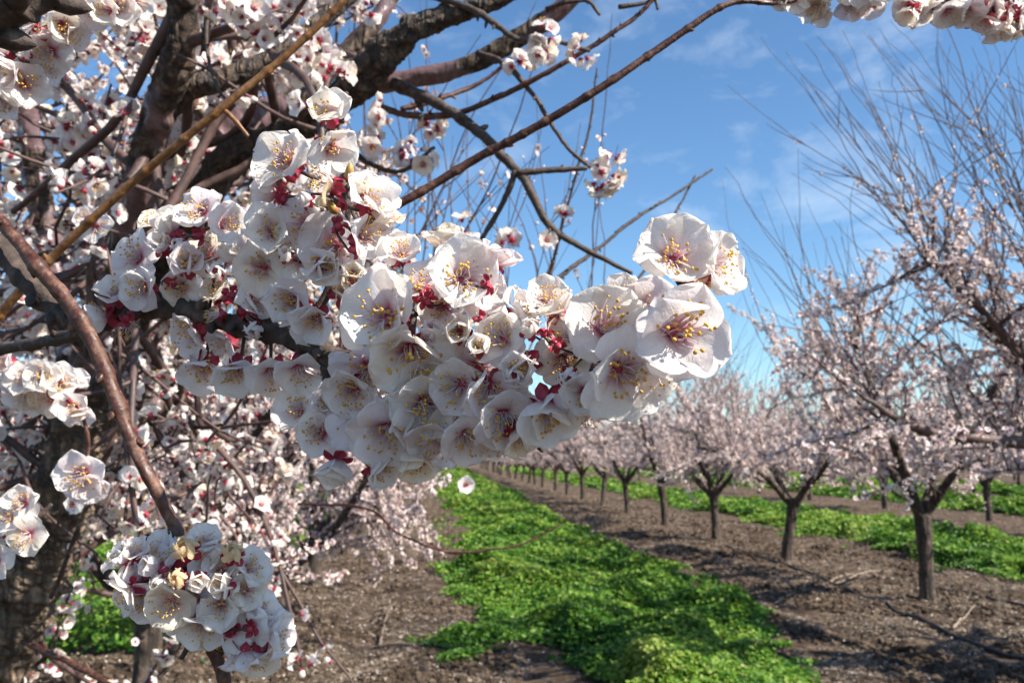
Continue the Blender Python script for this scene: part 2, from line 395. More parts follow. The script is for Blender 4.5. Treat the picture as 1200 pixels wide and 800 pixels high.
KINDS = {   # phi0, phi1 (deg), cupv, ruffle
    'open': (50, 6, 0.38, 0.085),
    'flat': (28, -6, 0.32, 0.09),
    'cup': (70, 38, 0.5, 0.07),
    'deep': (85, 62, 0.60, 0.05),
    'ruffled': (55, 14, 0.42, 0.17),
    'reflex': (30, -32, 0.30, 0.10),
}

def blossom(stem_pts, parent, c, axis, D_, kind='open', seed=0, npet=5, roll=None, cream=False, lod=0, label=None, attach=True, stam=None):
    """one blossom part with petals and stamens beneath it; c = centre of the flower's heart (world)"""
    r = np.random.default_rng(seed+7000)
    s = D_/0.032
    L = 0.0172*s if kind in ('open', 'flat', 'ruffled', 'reflex') else 0.0185*s
    B = basis(axis)@rotz(r.uniform(0, 2*PI) if roll is None else roll)
    rnd = r.uniform(0, 1) if not cream else 1.0
    pm = M['petal_cream'] if cream else M['petal']
    # calyx and stalk: the blossom's own mesh
    g = make_calyx(r, s*1.05, reflex=0.1 if kind in ('bud',) else r.uniform(0.0, 0.9))
    V, P, Fs, Ms = g.merged()
    G = Geo(); Vw = V@B.T+c
    for f, m_ in zip(Fs, Ms): pass
    G.add(Vw, Fs, P, {f.shape[1]: m_ for f, m_ in zip(Fs, Ms)})
    if attach and len(stem_pts):
        base = c-B[:, 2]*0.006*s
        S = np.asarray(stem_pts); q = S[np.argmin(np.linalg.norm(S-base, axis=1))]
        dist = np.linalg.norm(q-base)
        if dist > 0.0015:
            mid = (q+base)/2-B[:, 2]*min(dist*0.3, 0.006)+np.array([0, 0, 0.001])
            Pp = catmull([q, mid, base], 7)
            V, Fs, pc = tube(Pp, np.linspace(0.0016, 0.0009, 7)*min(s, 1.2), 7)
            G.add(V, Fs, pc, 2)
    ob = G.build('blossom', [M['calyx'], M['heart'], M['spur']], parent, c)
    if label: ob['label'] = label
    nn = (11, 11) if lod == 0 else (7, 6)
    if kind == 'bud':
        for k in range(5):
            V, Fs, pc = petal(r, 0.0155*s, 0.0088*s, math.radians(35), math.radians(148), *nn, ruffle=0.04, cupv=0.75, twist=0.35, rnd=rnd, r0=0.001)
            gg = Geo(); gg.add(V@rotz(k*2*PI/5+r.normal()*0.1).T@B.T+c, Fs, pc)
            gg.build('petal', [pm], ob, c)
        return ob
    ph0, ph1, cv, ru = KINDS[kind]
    pick = list(range(5)) if npet >= 5 else list(r.choice(5, npet, replace=False))
    ksize = r.uniform(0.9, 1.02); ta = r.uniform(0, 2*PI); tilt = r.uniform(0, 34)
    for k in pick:
        p0 = math.radians(ph0+r.normal()*8+tilt*math.cos(k*2*PI/5-ta)*.5); p1 = math.radians(ph1+r.normal()*15+tilt*math.cos(k*2*PI/5-ta))
        tw = (0.16 if k % 2 else -0.10)+r.normal()*0.06
        V, Fs, pc = petal(r, L*ksize*r.uniform(0.92, 1.06), 0.0100*s*r.uniform(0.94, 1.08), p0, p1, *nn, ruffle=ru*r.uniform(0.7, 1.5), cupv=cv, twist=tw, rnd=rnd, r0=0.0022*s)
        V[:, 2] += (k % 3)*0.00025*s
        gg = Geo(); gg.add(V@rotz(k*2*PI/5+r.normal()*0.09).T@B.T+c, Fs, pc)
        gg.build('petal', [pm], ob, c)
    sp_ = {'deep': (2, 22), 'cup': (4, 32)}.get(kind, (5, 50))
    n_st = stam if stam is not None else (31 if lod == 0 else 12)
    if n_st:
        st = make_stamens(r, s, L*(1.08 if npet < 3 else 0.98), n_st, sp_ if npet > 2 else (5, 28), 4 if lod == 0 else 3)
        V, P, Fs, Ms = st.merged()
        G = Geo(); G.add(V@B.T+c, Fs, P, {f.shape[1]: m_ for f, m_ in zip(Fs, Ms)})
        G.build('stamens', [M['filament'], M['anther']], ob, c)
    return ob

# ------------------------------------------------------------------ foreground branches
def stem(parent, pix, rad_px, name='stem', mat='twig', sides=18, per=0.0015, knob=0.02, nodes=0.022, seed=1, lumps=0.05):
    """pix: list of (px,py,z); rad_px half widths in photo pixels at those points. Returns world points."""
    P = np.array([at(*p) for p in pix]); R = np.array([w*p[2]/F for w, p in zip(rad_px, pix)])
    L = np.linalg.norm(np.diff(P, axis=0), axis=1).sum(); n = max(12, int(L/per))
    Q = catmull(P, n); RR = np.interp(np.linspace(0, 1, n), np.linspace(0, 1, len(R)), R)
    r = np.random.default_rng(seed)
    # swollen nodes
    s = np.linspace(0, L, n); x = nodes*r.uniform(0.3, 1)
    bumps = []
    while nodes and x < L-0.004:
        RR = RR*(1+0.22*np.exp(-((s-x)/0.0022)**2)); bumps.append(int(x/L*(n-1))); x += nodes*r.uniform(0.7, 1.4)
    Q = Q+r.normal(0, 1, (n, 3)).cumsum(0)*0.00004
    V, Fs, pc = tube(Q, RR, sides, knob=knob, seed=seed, lumps=lumps)
    g = Geo(); g.add(V, Fs, pc)
    # dormant buds at the nodes
    T = np.gradient(Q, axis=0)
    for k in bumps:
        if r.random() < 0.75:
            t = T[k]/np.linalg.norm(T[k]); o = np.cross(t, r.normal(size=3)); o /= np.linalg.norm(o)
            rr = RR[k]
            d = o*0.8+t*0.8; d /= np.linalg.norm(d)
            p0 = Q[k]+o*rr*0.6
            h = max(rr*0.55, 0.0012); l = h*2.6
            V, Fs, pc = tube(np.array([p0, p0+d*l*0.45, p0+d*l*0.8, p0+d*l]), [h*0.8, h*0.9, h*0.5, h*0.1], 7, seed=k)
            g.add(V, Fs, pc)
    g.build(name, [M[mat]], parent, WL[parent.name])
    return Q

def flowers(parent, specs, stems, zf, seed0=0, lod=0):
    for i, sp in enumerate(specs):
        px, py, d, ax, kind, dz = sp[:6]
        kw = dict(sp[6]) if len(sp) > 6 else {}
        z = zf(px, py)+dz*0.01
        z = max(z, 0.2)
        blossom(stems, parent, at(px, py, z), cdir(*ax), d*z/F, kind, seed=seed0+i*13, lod=lod, **kw)

# --- the big flowering branch
b1 = empty('flowering_branch', at(0, 408, 0.50), 'thick blossom-laden branch stretching over the grass, crowded with open white flowers', 'flowering branch')
s1 = stem(b1, [(-40, 412, .56), (0, 408, .52), (95, 390, .47), (150, 366, .45), (215, 362, .43), (262, 377, .42), (330, 393, .40), (372, 412, .388), (430, 438, .375), (520, 476, .355), (600, 503, .335), (634, 513, .328)],
          [8, 7, 7, 9, 12, 12, 12, 12, 12, 11, 10, 8], 'stem', 'spur', seed=3, knob=0.06, nodes=0.016, lumps=0.12)
s2 = stem(b1, [(372, 410, .388), (382, 436, .385), (384, 468, .385), (398, 505, .382), (428, 528, .38)], [5, 5, 4.5, 4, 3], 'side_shoot', 'spur', seed=4, nodes=0.012, lumps=0.1)
s3 = stem(b1, [(352, 398, .400), (385, 340, .402), (402, 285, .398), (407, 240, .388), (410, 205, .380)], [6, 5, 5, 4.5, 3.5], 'side_shoot', 'spur', seed=5, nodes=0.012, lumps=0.1)
s4 = stem(b1, [(520, 474, .362), (590, 440, .350), (660, 420, .330), (730, 405, .312), (790, 370, .297), (812, 345, .290)], [7, 6, 5.5, 5, 4, 3], 'side_shoot', 'spur', seed=6, nodes=0.014, lumps=0.1)
s5 = stem(b1, [(215, 358, .445), (222, 325, .445), (230, 290, .44), (238, 268, .435)], [5, 4.5, 4, 3], 'side_shoot', 'spur', seed=7, nodes=0.012, lumps=0.1)
s6 = stem(b1, [(430, 436, .375), (470, 385, .365), (510, 345, .36), (560, 325, .355)], [6, 5, 4, 3], 'side_shoot', 'spur', seed=8, nodes=0.012, lumps=0.1)
S1 = np.vstack([s1[::4], s2[::4], s3[::4], s4[::4], s5[::4], s6[::4]])
# green-brown leaf buds near the shoot tip
for (px, py, z, dx, dy, l) in ((409, 214, .372, .12, 1, .0085), (394, 250, .372, -.5, .9, .0065), (700, 430, .30, .2, .6, .004)):
    p0 = at(px, py, z); d = cdir(dx, dy, .3)
    V, Fs, pc = tube(catmull([p0, p0+d*l*.4, p0+d*l*.8, p0+d*l], 9), [.0013, .0019, .0022, .0022, .0020, .0017, .0012, .0008, .0003], 10, knob=.05, seed=3)
    g = Geo(); g.add(V, Fs, pc); g.build('leaf_bud', [M['bud_scale']], b1, p0)

def z1(px, py):
    return float(np.interp(px, [100, 250, 400, 600, 850], [.455, .425, .375, .325, .272]))

c_ = dict
HERO = [
    # top of the upright spur
    (386, 137, 58, (.0, .35, 1), 'cup', -.3), (386, 172, 64, (.55, -.1, .8), 'open', 0), (337, 192, 72, (-.45, .35, .75), 'open', .5),
    (326, 226, 60, (-.75, .15, .25), 'cup', .5), (390, 216, 66, (-.75, .25, .55), 'ruffled', -1.0, c_(npet=1, cream=True, stam=34)),
    (432, 240, 64, (.55, .45, .45), 'ruffled', -.3), (320, 272, 66, (.05, 0, 1), 'cup', -.6), (362, 262, 74, (-.2, -.1, .9), 'open', .6),
    (425, 276, 62, (.7, -.05, .6), 'ruffled', -.6, c_(npet=3, stam=30)), (395, 290, 80, (.1, -.2, .8), 'open', 1.2), (352, 300, 64, (-.1, .1, .9), 'flat', .8),
    # left-centre
    (308, 313, 70, (.1, -.1, 1), 'open', -.2), (285, 296, 60, (-.6, .4, .5), 'ruffled', .5), (296, 358, 62, (.65, .35, .5), 'ruffled', -.4, c_(npet=4)),
    (262, 348, 60, (-.4, .2, .8), 'open', .6), (380, 312, 70, (.0, 0, 1), 'deep', -1.0), (258, 368, 44, (-.95, .12, .25), 'open', -1.2, c_(npet=0, stam=22)),
    (232, 390, 62, (-.3, -.45, .75), 'open', -.2), (240, 428, 68, (-.1, -.55, .8), 'open', 0), (280, 430, 66, (.05, -.6, .7), 'cup', -.2),
    (318, 432, 62, (.1, -.6, .7), 'open', .3), (350, 430, 70, (-.1, -.6, .7), 'open', -.2), (346, 352, 70, (-.3, -.1, .9), 'open', -.1),
    (372, 372, 72, (-.1, -.3, .9), 'flat', .2), (405, 345, 64, (.2, .1, .9), 'open', .6), (268, 400, 56, (-.3, -.4, .8), 'open', .8),
    # centre
    (455, 372, 118, (-.42, .02, .9), 'open', -1.8), (492, 338, 70, (-.1, .55, .8), 'ruffled', -.9, c_(npet=2, stam=38)), (541, 328, 92, (.2, .3, .9), 'open', -1.1),
    (523, 292, 60, (-.2, .85, .35), 'cup', .2, c_(stam=34)), (578, 310, 62, (.45, .75, .3), 'ruffled', 0), (482, 408, 112, (.05, -.45, .85), 'open', -1.5),
    (538, 388, 64, (.0, .1, .95), 'deep', -1.0), (590, 398, 74, (-.2, .2, .9), 'ruffled', -.4), (574, 452, 88, (.05, -.35, .9), 'ruffled', -.6, c_(npet=4, stam=36)),
    (601, 368, 62, (.5, .4, .6), 'ruffled', .4), (430, 430, 84, (-.5, -.3, .8), 'flat', -.2), (505, 440, 90, (.1, -.6, .8), 'open', -.3),
    (560, 350, 70, (.3, .4, .8), 'ruffled', .3), (470, 300, 60, (.1, .5, .8), 'ruffled', .5), (450, 262, 48, (.6, .5, .4), 'ruffled', .6), (520, 360, 70, (0, .2, 1), 'open', .6),
    # bottom
    (455, 500, 84, (-.1, -.45, .9), 'open', -.9), (498, 470, 90, (.05, -.5, .85), 'open', -1.0), (545, 505, 78, (.15, -.6, .8), 'ruffled', -.5), (488, 528, 66, (-.05, -.8, .6), 'cup', -.3), (540, 450, 84, (0, -.3, .9), 'open', -.8), (588, 485, 74, (.1, -.5, .8), 'open', -.7), (415, 455, 70, (-.2, -.2, .9), 'ruffled', -.6), (620, 500, 56, (.3, -.6, .6), 'ruffled', -.3),
    (352, 482, 62, (-.5, .1, .7), 'open', .1), (376, 508, 60, (-.2, -.1, .9), 'open', -.5), (396, 538, 62, (.0, -.75, .6), 'deep', -.9),
    (437, 545, 56, (.7, -.35, .5), 'cup', -.8), (430, 490, 80, (-.35, -.1, .9), 'open', -.2), (484, 490, 68, (0, -.6, .8), 'cup', -.7),
    (516, 508, 76, (.1, -.65, .7), 'open', -.3), (462, 520, 72, (-.1, -.5, .8), 'flat', .3), (538, 482, 76, (.2, -.5, .8), 'flat', .2),
    (578, 512, 64, (.1, -.8, .5), 'ruffled', -.3), (602, 505, 60, (.4, -.5, .6), 'ruffled', -.6), (400, 470, 64, (-.4, 0, .9), 'flat', 1.0), (600, 475, 66, (.1, -.4, .9), 'open', .2), (560, 430, 80, (0, -.3, .9), 'flat', .6),
    # right
    (618, 425, 70, (-.5, -.15, .85), 'open', -.4), (642, 474, 86, (-.15, -.35, .9), 'open', -.5), (653, 368, 68, (-.15, .6, .6), 'open', .3),
    (707, 385, 98, (0, .12, 1), 'open', -.6), (686, 458, 74, (.1, -.4, .85), 'open', -.6), (690, 480, 60, (.1, -.6, .6), 'flat', .1),
    (725, 432, 112, (.05, -.42, .9), 'open', -1.3), (728, 348, 62, (.1, .7, .5), 'ruffled', 1.0), (660, 420, 78, (-.2, 0, .9), 'flat', .6),
    (668, 395, 60, (-.4, .2, .8), 'ruffled', .3), (640, 352, 56, (-.2, .7, .5), 'ruffled', .8),
    (788, 303, 96, (-.05, .22, 1), 'open', -.7), (832, 312, 76, (.7, .25, .5), 'ruffled', .3), (815, 332, 60, (.5, .5, .2), 'ruffled', 1.0, c_(cream=True)),
    (789, 388, 124, (.06, -.08, 1), 'open', -1.3), (766, 440, 80, (.2, -.5, .8), 'flat', -.2), (755, 365, 80, (0, 0, 1), 'flat', 1.2),
    # left cluster
    (237, 248, 56, (.0, .45, .9), 'flat', -.2), (262, 264, 54, (.7, -.1, .5), 'ruffled', 0), (203, 272, 52, (-.3, .75, .5), 'deep', -.2),
    (191, 292, 46, (0, .5, .8), 'deep', -.5), (163, 303, 60, (-.35, .1, .9), 'flat', .6), (170, 337, 62, (-.25, 0, 1), 'open', -1.0),
    (220, 312, 62, (0, .3, .9), 'ruffled', -.9), (244, 300, 54, (.3, .2, .8), 'flat', .3), (214, 335, 54, (.1, -.1, .9), 'ruffled', -.3),
    (136, 350, 52, (.1, .7, .6), 'cup', 0), (126, 372, 56, (-.7, -.1, .4), 'cup', -.2), (186, 262, 44, (-.4, .5, .6), 'flat', .5), (150, 378, 44, (.1, -.7, .3), 'open', .2, c_(npet=0, stam=16)),
]
for (px, py, d_, ax, kd, dz) in ((422, 225, 26, (.4, .6, .5), 'bud', -.8), (362, 236, 26, (-.5, .3, .7), 'bud', -.6), (298, 385, 28, (.1, -.3, .9), 'bud', -.9), (336, 300, 24, (0, .3, .9), 'bud', -1.0), (505, 388, 30, (.1, .3, .9), 'bud', -1.6),
        (622, 388, 32, (-.2, .4, .8), 'bud', -.9), (666, 440, 30, (0, -.2, .9), 'bud', -1.1), (560, 408, 30, (0, .2, .9), 'deep', -1.4), (470, 460, 34, (-.2, -.3, .9), 'deep', -1.2), (212, 290, 24, (-.2, .3, .9), 'bud', -1.0), (252, 318, 28, (.3, 0, .9), 'bud', -.9),
        (752, 420, 30, (.3, 0, .9), 'bud', -.5), (602, 440, 28, (0, 0, 1), 'bud', -1.2), (414, 322, 30, (.2, .2, .9), 'deep', -1.0)):
    HERO.append((px, py, d_*1.5, ax, kd, dz))
for (px, py, ax) in ((398, 264, (.3, .5, -.7)), (416, 292, (.6, .2, -.5)), (330, 236, (-.5, -.3, -.5)), (572, 334, (.5, .3, -.6)), (500, 352, (-.3, .5, -.5)), (272, 345, (-.4, .3, -.6)), (287, 366, (.5, -.2, -.5)),
        (652, 404, (-.4, .4, -.6)), (208, 282, (.3, .1, -.6)), (236, 276, (.4, .2, -.6)), (200, 330, (.4, -.3, -.5)), (150, 374, (.3, -.2, -.7)), (566, 376, (.3, -.3, -.5)), (404, 238, (.7, .4, -.3)), (640, 388, (.2, .6, -.4))):
    HERO.append((px, py, 46, ax, 'open', -1.0, c_(npet=0, stam=9)))
rv = np.random.default_rng(321)
for i_, f in enumerate(HERO):
    if f[2] < 90 and len(f) == 6 and f[4] in ('open', 'flat', 'ruffled'):
        kd = f[4]
        if rv.random() < .22: kd = rv.choice(['deep', 'cup', 'reflex', 'ruffled'])
        ax = np.array(f[3])+rv.normal(size=3)*.16; HERO[i_] = (f[0], f[1], f[2]*rv.uniform(.86, 1.12), tuple(ax), kd, f[5])
flowers(b1, HERO, S1, z1)

# --- reddish diagonal branch with the low cluster
b2 = empty('flowering_branch', at(0, 250, 0.40), 'glossy reddish-brown branch slanting down from the left edge to a tight blossom cluster', 'flowering branch')
d1 = stem(b2, [(-40, 210, .42), (0, 258, .41), (50, 318, .40), (92, 372, .395), (125, 435, .39), (152, 510, .385), (180, 568, .38), (206, 622, .38), (224, 690, .38), (243, 742, .378), (262, 792, .376), (275, 840, .375)],
          [7.5, 7.5, 8.3, 9, 8.2, 7.9, 7.6, 7.4, 7.4, 7, 7, 7], 'stem', 'twig', seed=11, nodes=0.02, lumps=0.10)
d2 = stem(b2, [(-40, 250, .43), (0, 292, .42), (38, 338, .412), (75, 370, .405), (95, 380, .398)], [13, 13, 12, 11, 9], 'side_shoot', 'spur', seed=12, nodes=0.016, lumps=0.15)
d3 = stem(b2, [(245, 738, .378), (232, 744, .374), (222, 755, .372), (212, 772, .37)], [4, 4, 3.5, 2.5], 'side_shoot', 'spur', seed=13, nodes=0.008)
S2 = np.vstack([d1[::4], d2[::4], d3])
z2 = lambda px, py: .37
LOW = [
    (142, 655, 56, (-.6, .7, .35), 'ruffled', 0, c_(stam=30)), (150, 688, 66, (-.55, -.25, .6), 'open', -.3), (165, 672, 60, (-.85, .1, .3), 'cup', .4),
    (220, 642, 66, (.0, .6, .8), 'bud', -1.0, c_(cream=True)), (240, 632, 52, (.3, .8, .5), 'ruffled', .4), (210, 676, 48, (-.1, .3, .9), 'bud', -1.6, c_(cream=True)),
    (234, 676, 40, (.1, .1, .9), 'deep', -1.3, c_(stam=18)), (184, 662, 48, (-.7, .3, .5), 'deep', -.6), (200, 704, 72, (-.05, -.2, .95), 'open', -.9),
    (277, 648, 58, (.1, .7, .7), 'bud', -.8, c_(cream=True)), (246, 658, 54, (.1, .6, .7), 'ruffled', 0), (200, 656, 54, (-.3, .5, .7), 'ruffled', .2), (262, 665, 52, (.2, .4, .8), 'ruffled', -.3), (170, 700, 60, (-.3, -.3, .8), 'open', .1), (290, 690, 56, (.4, .1, .8), 'ruffled', -.2), (215, 722, 62, (-.1, -.5, .8), 'open', .2), (310, 772, 54, (.4, -.6, .5), 'ruffled', .1), (188, 682, 50, (-.2, .1, .9), 'bud', -.9), (156, 648, 46, (-.2, .8, .4), 'ruffled', .2), (294, 664, 56, (.75, .3, .4), 'ruffled', 0), (268, 684, 50, (-.1, .2, .9), 'deep', -1.1),
    (262, 708, 62, (.1, -.1, .9), 'ruffled', -.6), (240, 730, 70, (0, -.4, .8), 'open', -.2), (228, 700, 60, (.1, -.3, .9), 'flat', .1),
    (308, 720, 64, (.5, .6, .3), 'ruffled', .4), (322, 745, 66, (.85, 0, .25), 'ruffled', .2), (290, 765, 64, (.0, -.85, .25), 'open', -.2),
    (265, 745, 60, (-.2, -.5, .6), 'flat', .8), (300, 738, 50, (.35, -.1, -.8), 'flat', -.4, c_(stam=12)), (276, 742, 50, (.0, -.5, -.6), 'open', -.3, c_(npet=3, stam=12)),
    (186, 640, 50, (-.3, .6, .6), 'flat', .6), (285, 700, 56, (.3, .0, .8), 'flat', .3),
]
LOW = [(228+(f[0]-228)*.93, 702+(f[1]-702)*.93, f[2]*.9)+tuple(f[3:]) for f in LOW]
flowers(b2, LOW, S2, z2, 3000)

# --- long thin ochre twig crossing the upper left
b3 = empty('twig', at(0, 370, 0.62), 'long bare ochre twig running diagonally up across the dark limbs', 'twig')
t3 = stem(b3, [(-40, 415, .64), (0, 368, .63), (60, 302, .62), (150, 218, .61), (240, 142, .60), (330, 68, .60), (400, 2, .60), (440, -40, .60)], [5.5, 5.5, 5.2, 5, 4.8, 4.4, 4, 4], 'stem', 'twig_pale', seed=21, nodes=0.03, lumps=.03)
blossom(t3[::4], b3, at(112, 265, .63), cdir(.7, -.5, .3), .024, 'flat', 901, lod=1)
stem(b3, [(262, 128, .60), (276, 142, .60), (290, 160, .60)], [2.6, 2.6, 2.2], 'side_shoot', 'twig_pale', seed=22, nodes=0.01)

# --- long brown twig rising to the top edge, blossoms at its end
b4 = empty('twig', at(400, 280, 0.62), 'long straight brown twig rising through open sky to blossoms at the top edge', 'twig')
t4 = stem(b4, [(380, 285, .62), (470, 238, .62), (560, 185, .62), (622, 152, .61), (700, 105, .60), (780, 50, .60), (852, 4, .60), (905, 3, .61), (950, -4, .62), (1010, -14, .63), (1090, -26, .63), (1190, -32, .62), (1260, -40, .62)],
          [5, 5, 5, 4.8, 4.6, 4.3, 3.6, 2.8, 2.8, 3, 3, 3, 3], 'stem', 'twig', seed=31, nodes=0.022, lumps=.03)
TOP = []
rr_ = np.random.default_rng(5)
for (cx, cy, n, sp) in ((930, 2, 5, 14), (968, 0, 5, 13), (1002, -6, 4, 12), (1030, -6, 4, 12), (1078, 2, 7, 15), (1108, 4, 5, 14), (1142, 0, 6, 15), (1168, 14, 7, 16), (1192, 16, 6, 16)):
    for k in range(n):
        dx, dy = rr_.normal(0, sp*.62, 2)
        ky = min(cy+dy, cy+14)
        TOP.append((cx+dx, ky, rr_.uniform(36, 46), (dx/16, dy/-16-.45, rr_.uniform(.1, .8)), rr_.choice(['open', 'flat', 'cup', 'ruffled']), rr_.normal()*1.0))
flowers(b4, TOP, t4[::4], lambda a, b: .62, 4000, lod=1)

# --- dark branch in the top left corner with its blossoms
b5 = empty('flowering_branch', at(0, 30, 0.5), 'dark shaded branch cutting the top left corner above white blossoms', 'flowering branch')
t5 = stem(b5, [(-60, 50, .42), (0, 14, .42), (40, -8, .42), (100, -40, .43), (160, -70, .44)], [28, 26, 24, 20, 18], 'stem', 'spur', seed=41, nodes=0.02, lumps=.1, sides=24)
t5b = stem(b5, [(30, 0, .49), (60, 12, .49), (95, 8, .49), (150, -4, .49), (200, -14, .49)], [6, 5, 4.5, 4, 4], 'side_shoot', 'spur', seed=42, nodes=0.014)
t5c = stem(b5, [(-20, 40, .48), (10, 55, .48), (30, 75, .48), (18, 110, .48)], [6, 5, 4.5, 3.5], 'side_shoot', 'spur', seed=43, nodes=0.014)
CORN = [(72, 28, 50, (.5, -.3, .7), 'cup', -1), (82, 42, 44, (.8, -.4, .3), 'cup', -.8, c_(npet=3, stam=24)), (108, 10, 50, (0, -.4, .8), 'open', -.6), (128, 12, 46, (.1, -.3, .9), 'cup', -1),
        (140, 8, 46, (.3, -.4, .8), 'open', -.4), (158, 2, 40, (.5, -.5, .6), 'open', 0), (142, 28, 34, (.2, -.9, .1), 'open', .2, c_(npet=0, stam=14)), (60, 60, 50, (.2, -.5, .7), 'flat', 0),
        (18, 42, 40, (-.2, .3, .9), 'bud', -.5), (30, 62, 34, (.2, .0, .9), 'bud', -1), (8, 62, 46, (-.3, .1, .9), 'deep', -.6), (12, 85, 54, (-.1, -.2, .9), 'cup', -.9), (28, 98, 56, (.5, -.3, .6), 'ruffled', -.5),
        (8, 112, 50, (-.2, -.6, .7), 'open', -.4), (50, 40, 40, (.1, .3, .8), 'open', -.6, c_(npet=0, stam=10)), (38, 30, 40, (-.3, .3, .7), 'ruffled', -.2), (95, 22, 48, (.1, .1, .9), 'flat', .4), (48, 80, 46, (.5, -.4, .5), 'flat', .3)]
flowers(b5, CORN, np.vstack([t5[::4], t5b[::4], t5c[::4]]), lambda a, b: .485, 5000, lod=0)

# --- twig with the pale cluster on the left, and the blossom hanging from its thread-like shoot
b6 = empty('flowering_branch', at(0, 460, 0.66), 'thin twig at the left edge carrying a pale blossom cluster and one dangling flower', 'flowering branch')
t6 = stem(b6, [(-60, 440, .68), (0, 452, .67), (50, 458, .66), (92, 462, .65)], [4, 3.6, 3.4, 3], 'stem', 'twig', seed=51, nodes=0.016)
t6b = stem(b6, [(92, 462, .65), (98, 490, .65), (104, 520, .65), (100, 548, .65)], [2.6, 2.2, 2, 1.6], 'side_shoot', 'twig', seed=52, nodes=0.016)
C6 = [(10, 425, 44, (-.1, .3, .9), 'cup', -.4), (35, 445, 46, (-.2, .2, .9), 'open', -.5), (52, 440, 48, (.1, .2, .9), 'ruffled', -.8), (70, 448, 44, (.3, .2, .8), 'open', -.4), (60, 466, 44, (.1, -.3, .9), 'flat', -.3),
      (38, 468, 40, (-.2, -.4, .8), 'open', 0), (84, 474, 44, (.4, 0, .6), 'ruffled', -.3, c_(npet=3)), (92, 482, 40, (.2, -.6, .5), 'open', 0), (82, 452, 40, (.5, .5, .4), 'cup', .3), (20, 455, 42, (-.4, 0, .8), 'flat', .2),
      (98, 555, 56, (.0, -.1, .95), 'flat', -.2), (106, 566, 46, (.3, -.5, .7), 'open', .3)]
flowers(b6, C6, np.vstack([t6[::4], t6b[::4]]), lambda a, b: .65, 6000, lod=0)

b7 = empty('flowering_branch', at(0, 650, 0.62), 'dark twig at the left edge ending in three flat white flowers before the trunk', 'flowering branch')
t7 = stem(b7, [(-50, 690, .64), (0, 650, .63), (32, 618, .62), (60, 590, .62)], [4.5, 4, 3.6, 2.5], 'stem', 'spur', seed=61, nodes=0.016)
flowers(b7, [(29, 588, 42, (.1, .2, .9), 'flat', -.4), (12, 606, 42, (-.2, .3, .9), 'flat', -.3), (34, 626, 46, (0, 0, 1), 'flat', -.8), (-4, 655, 46, (-.2, -.2, .9), 'flat', -.4)], t7[::4], lambda a, b: .62, 6500)

# ------------------------------------------------------------------ small flowers for whole trees
def small_flower(r, kind, fine):
    g = Geo(); rnd = 0.5
    if kind == 'bud':
        V, Fs = blob(np.array([0, 0, .006]), np.array([.0058, .0058, .0072])); g.add(V, Fs, np.tile([.7, 0, .5], (len(V), 1)), 0)
        V, Fs = blob(np.array([0, 0, .001]), np.array([.0042, .0042, .004])); g.add(V, Fs, None, 1)
        return g.merged()
    ph0, ph1, cv, ru = KINDS[kind]
    for k in range(5):
        nu, nv = (6, 5) if fine else (4, 3)
        V, Fs, pc = petal(r, .0165*r.uniform(.92, 1.05), .0096, math.radians(ph0+r.normal()*6), math.radians(ph1+r.normal()*12), nu, nv, ruffle=ru*1.3, cupv=cv, twist=.12*(1 if k % 2 else -1), rnd=.5, r0=.002)
        g.add(V@rotz(k*2*PI/5+r.normal()*.1).T, Fs, pc, 0)
    th = np.arange(6)/6*2*PI
    rc = .0046 if fine else .0050
    V = np.vstack([np.stack([np.cos(th)*rc, np.sin(th)*rc, th*0+.0022], 1), [[0, 0, .0012]], [[0, 0, -.0065]]])
    T = [[i, (i+1) % 6, 6] for i in range(6)]+[[(i+1) % 6, i, 7] for i in range(6)]
    g.add(V, [np.array(T)], None, 1)
    for k in range(5):     # sepals peeking out between the petals
        a = k*2*PI/5+PI/5; ca, sa = math.cos(a), math.sin(a)
        V = np.array([[.002*ca-.002*sa, .002*sa+.002*ca, -.0015], [.002*ca+.002*sa, .002*sa-.002*ca, -.0015], [.0078*ca, .0078*sa, -.004]])
        g.add(V, [np.array([[0, 1, 2]])], None, 1)
    for i in range(11 if fine else 4):
        a = r.uniform(0, 2*PI); b = math.radians(r.uniform(8, 48)); l = .0165*r.uniform(.45, .7)
        d = np.array([math.cos(a)*math.sin(b), math.sin(a)*math.sin(b), math.cos(b)])
        p0 = np.array([math.cos(a)*.0015, math.sin(a)*.0015, .002]); p1 = p0+d*l
        if fine:
            w = np.cross(d, r.normal(size=3)); w /= np.linalg.norm(w); w *= .0003
            g.add(np.array([p0-w, p0+w, p1+w*.6, p1-w*.6]), [np.array([[0, 1, 2, 3]])], None, 2)
        g.add(ico_v*(.0010 if fine else .0016)+p1, [ico_f], None, 3)
    return g.merged()

tr = np.random.default_rng(77)
FINE = [small_flower(tr, k, True) for k in ('open', 'flat', 'cup', 'ruffled', 'open', 'bud')]
COARSE = [small_flower(tr, k, False) for k in ('open', 'flat', 'cup', 'ruffled', 'bud')]
FW = [M['petal_far'], M['calyx'], M['filament'], M['anther']]

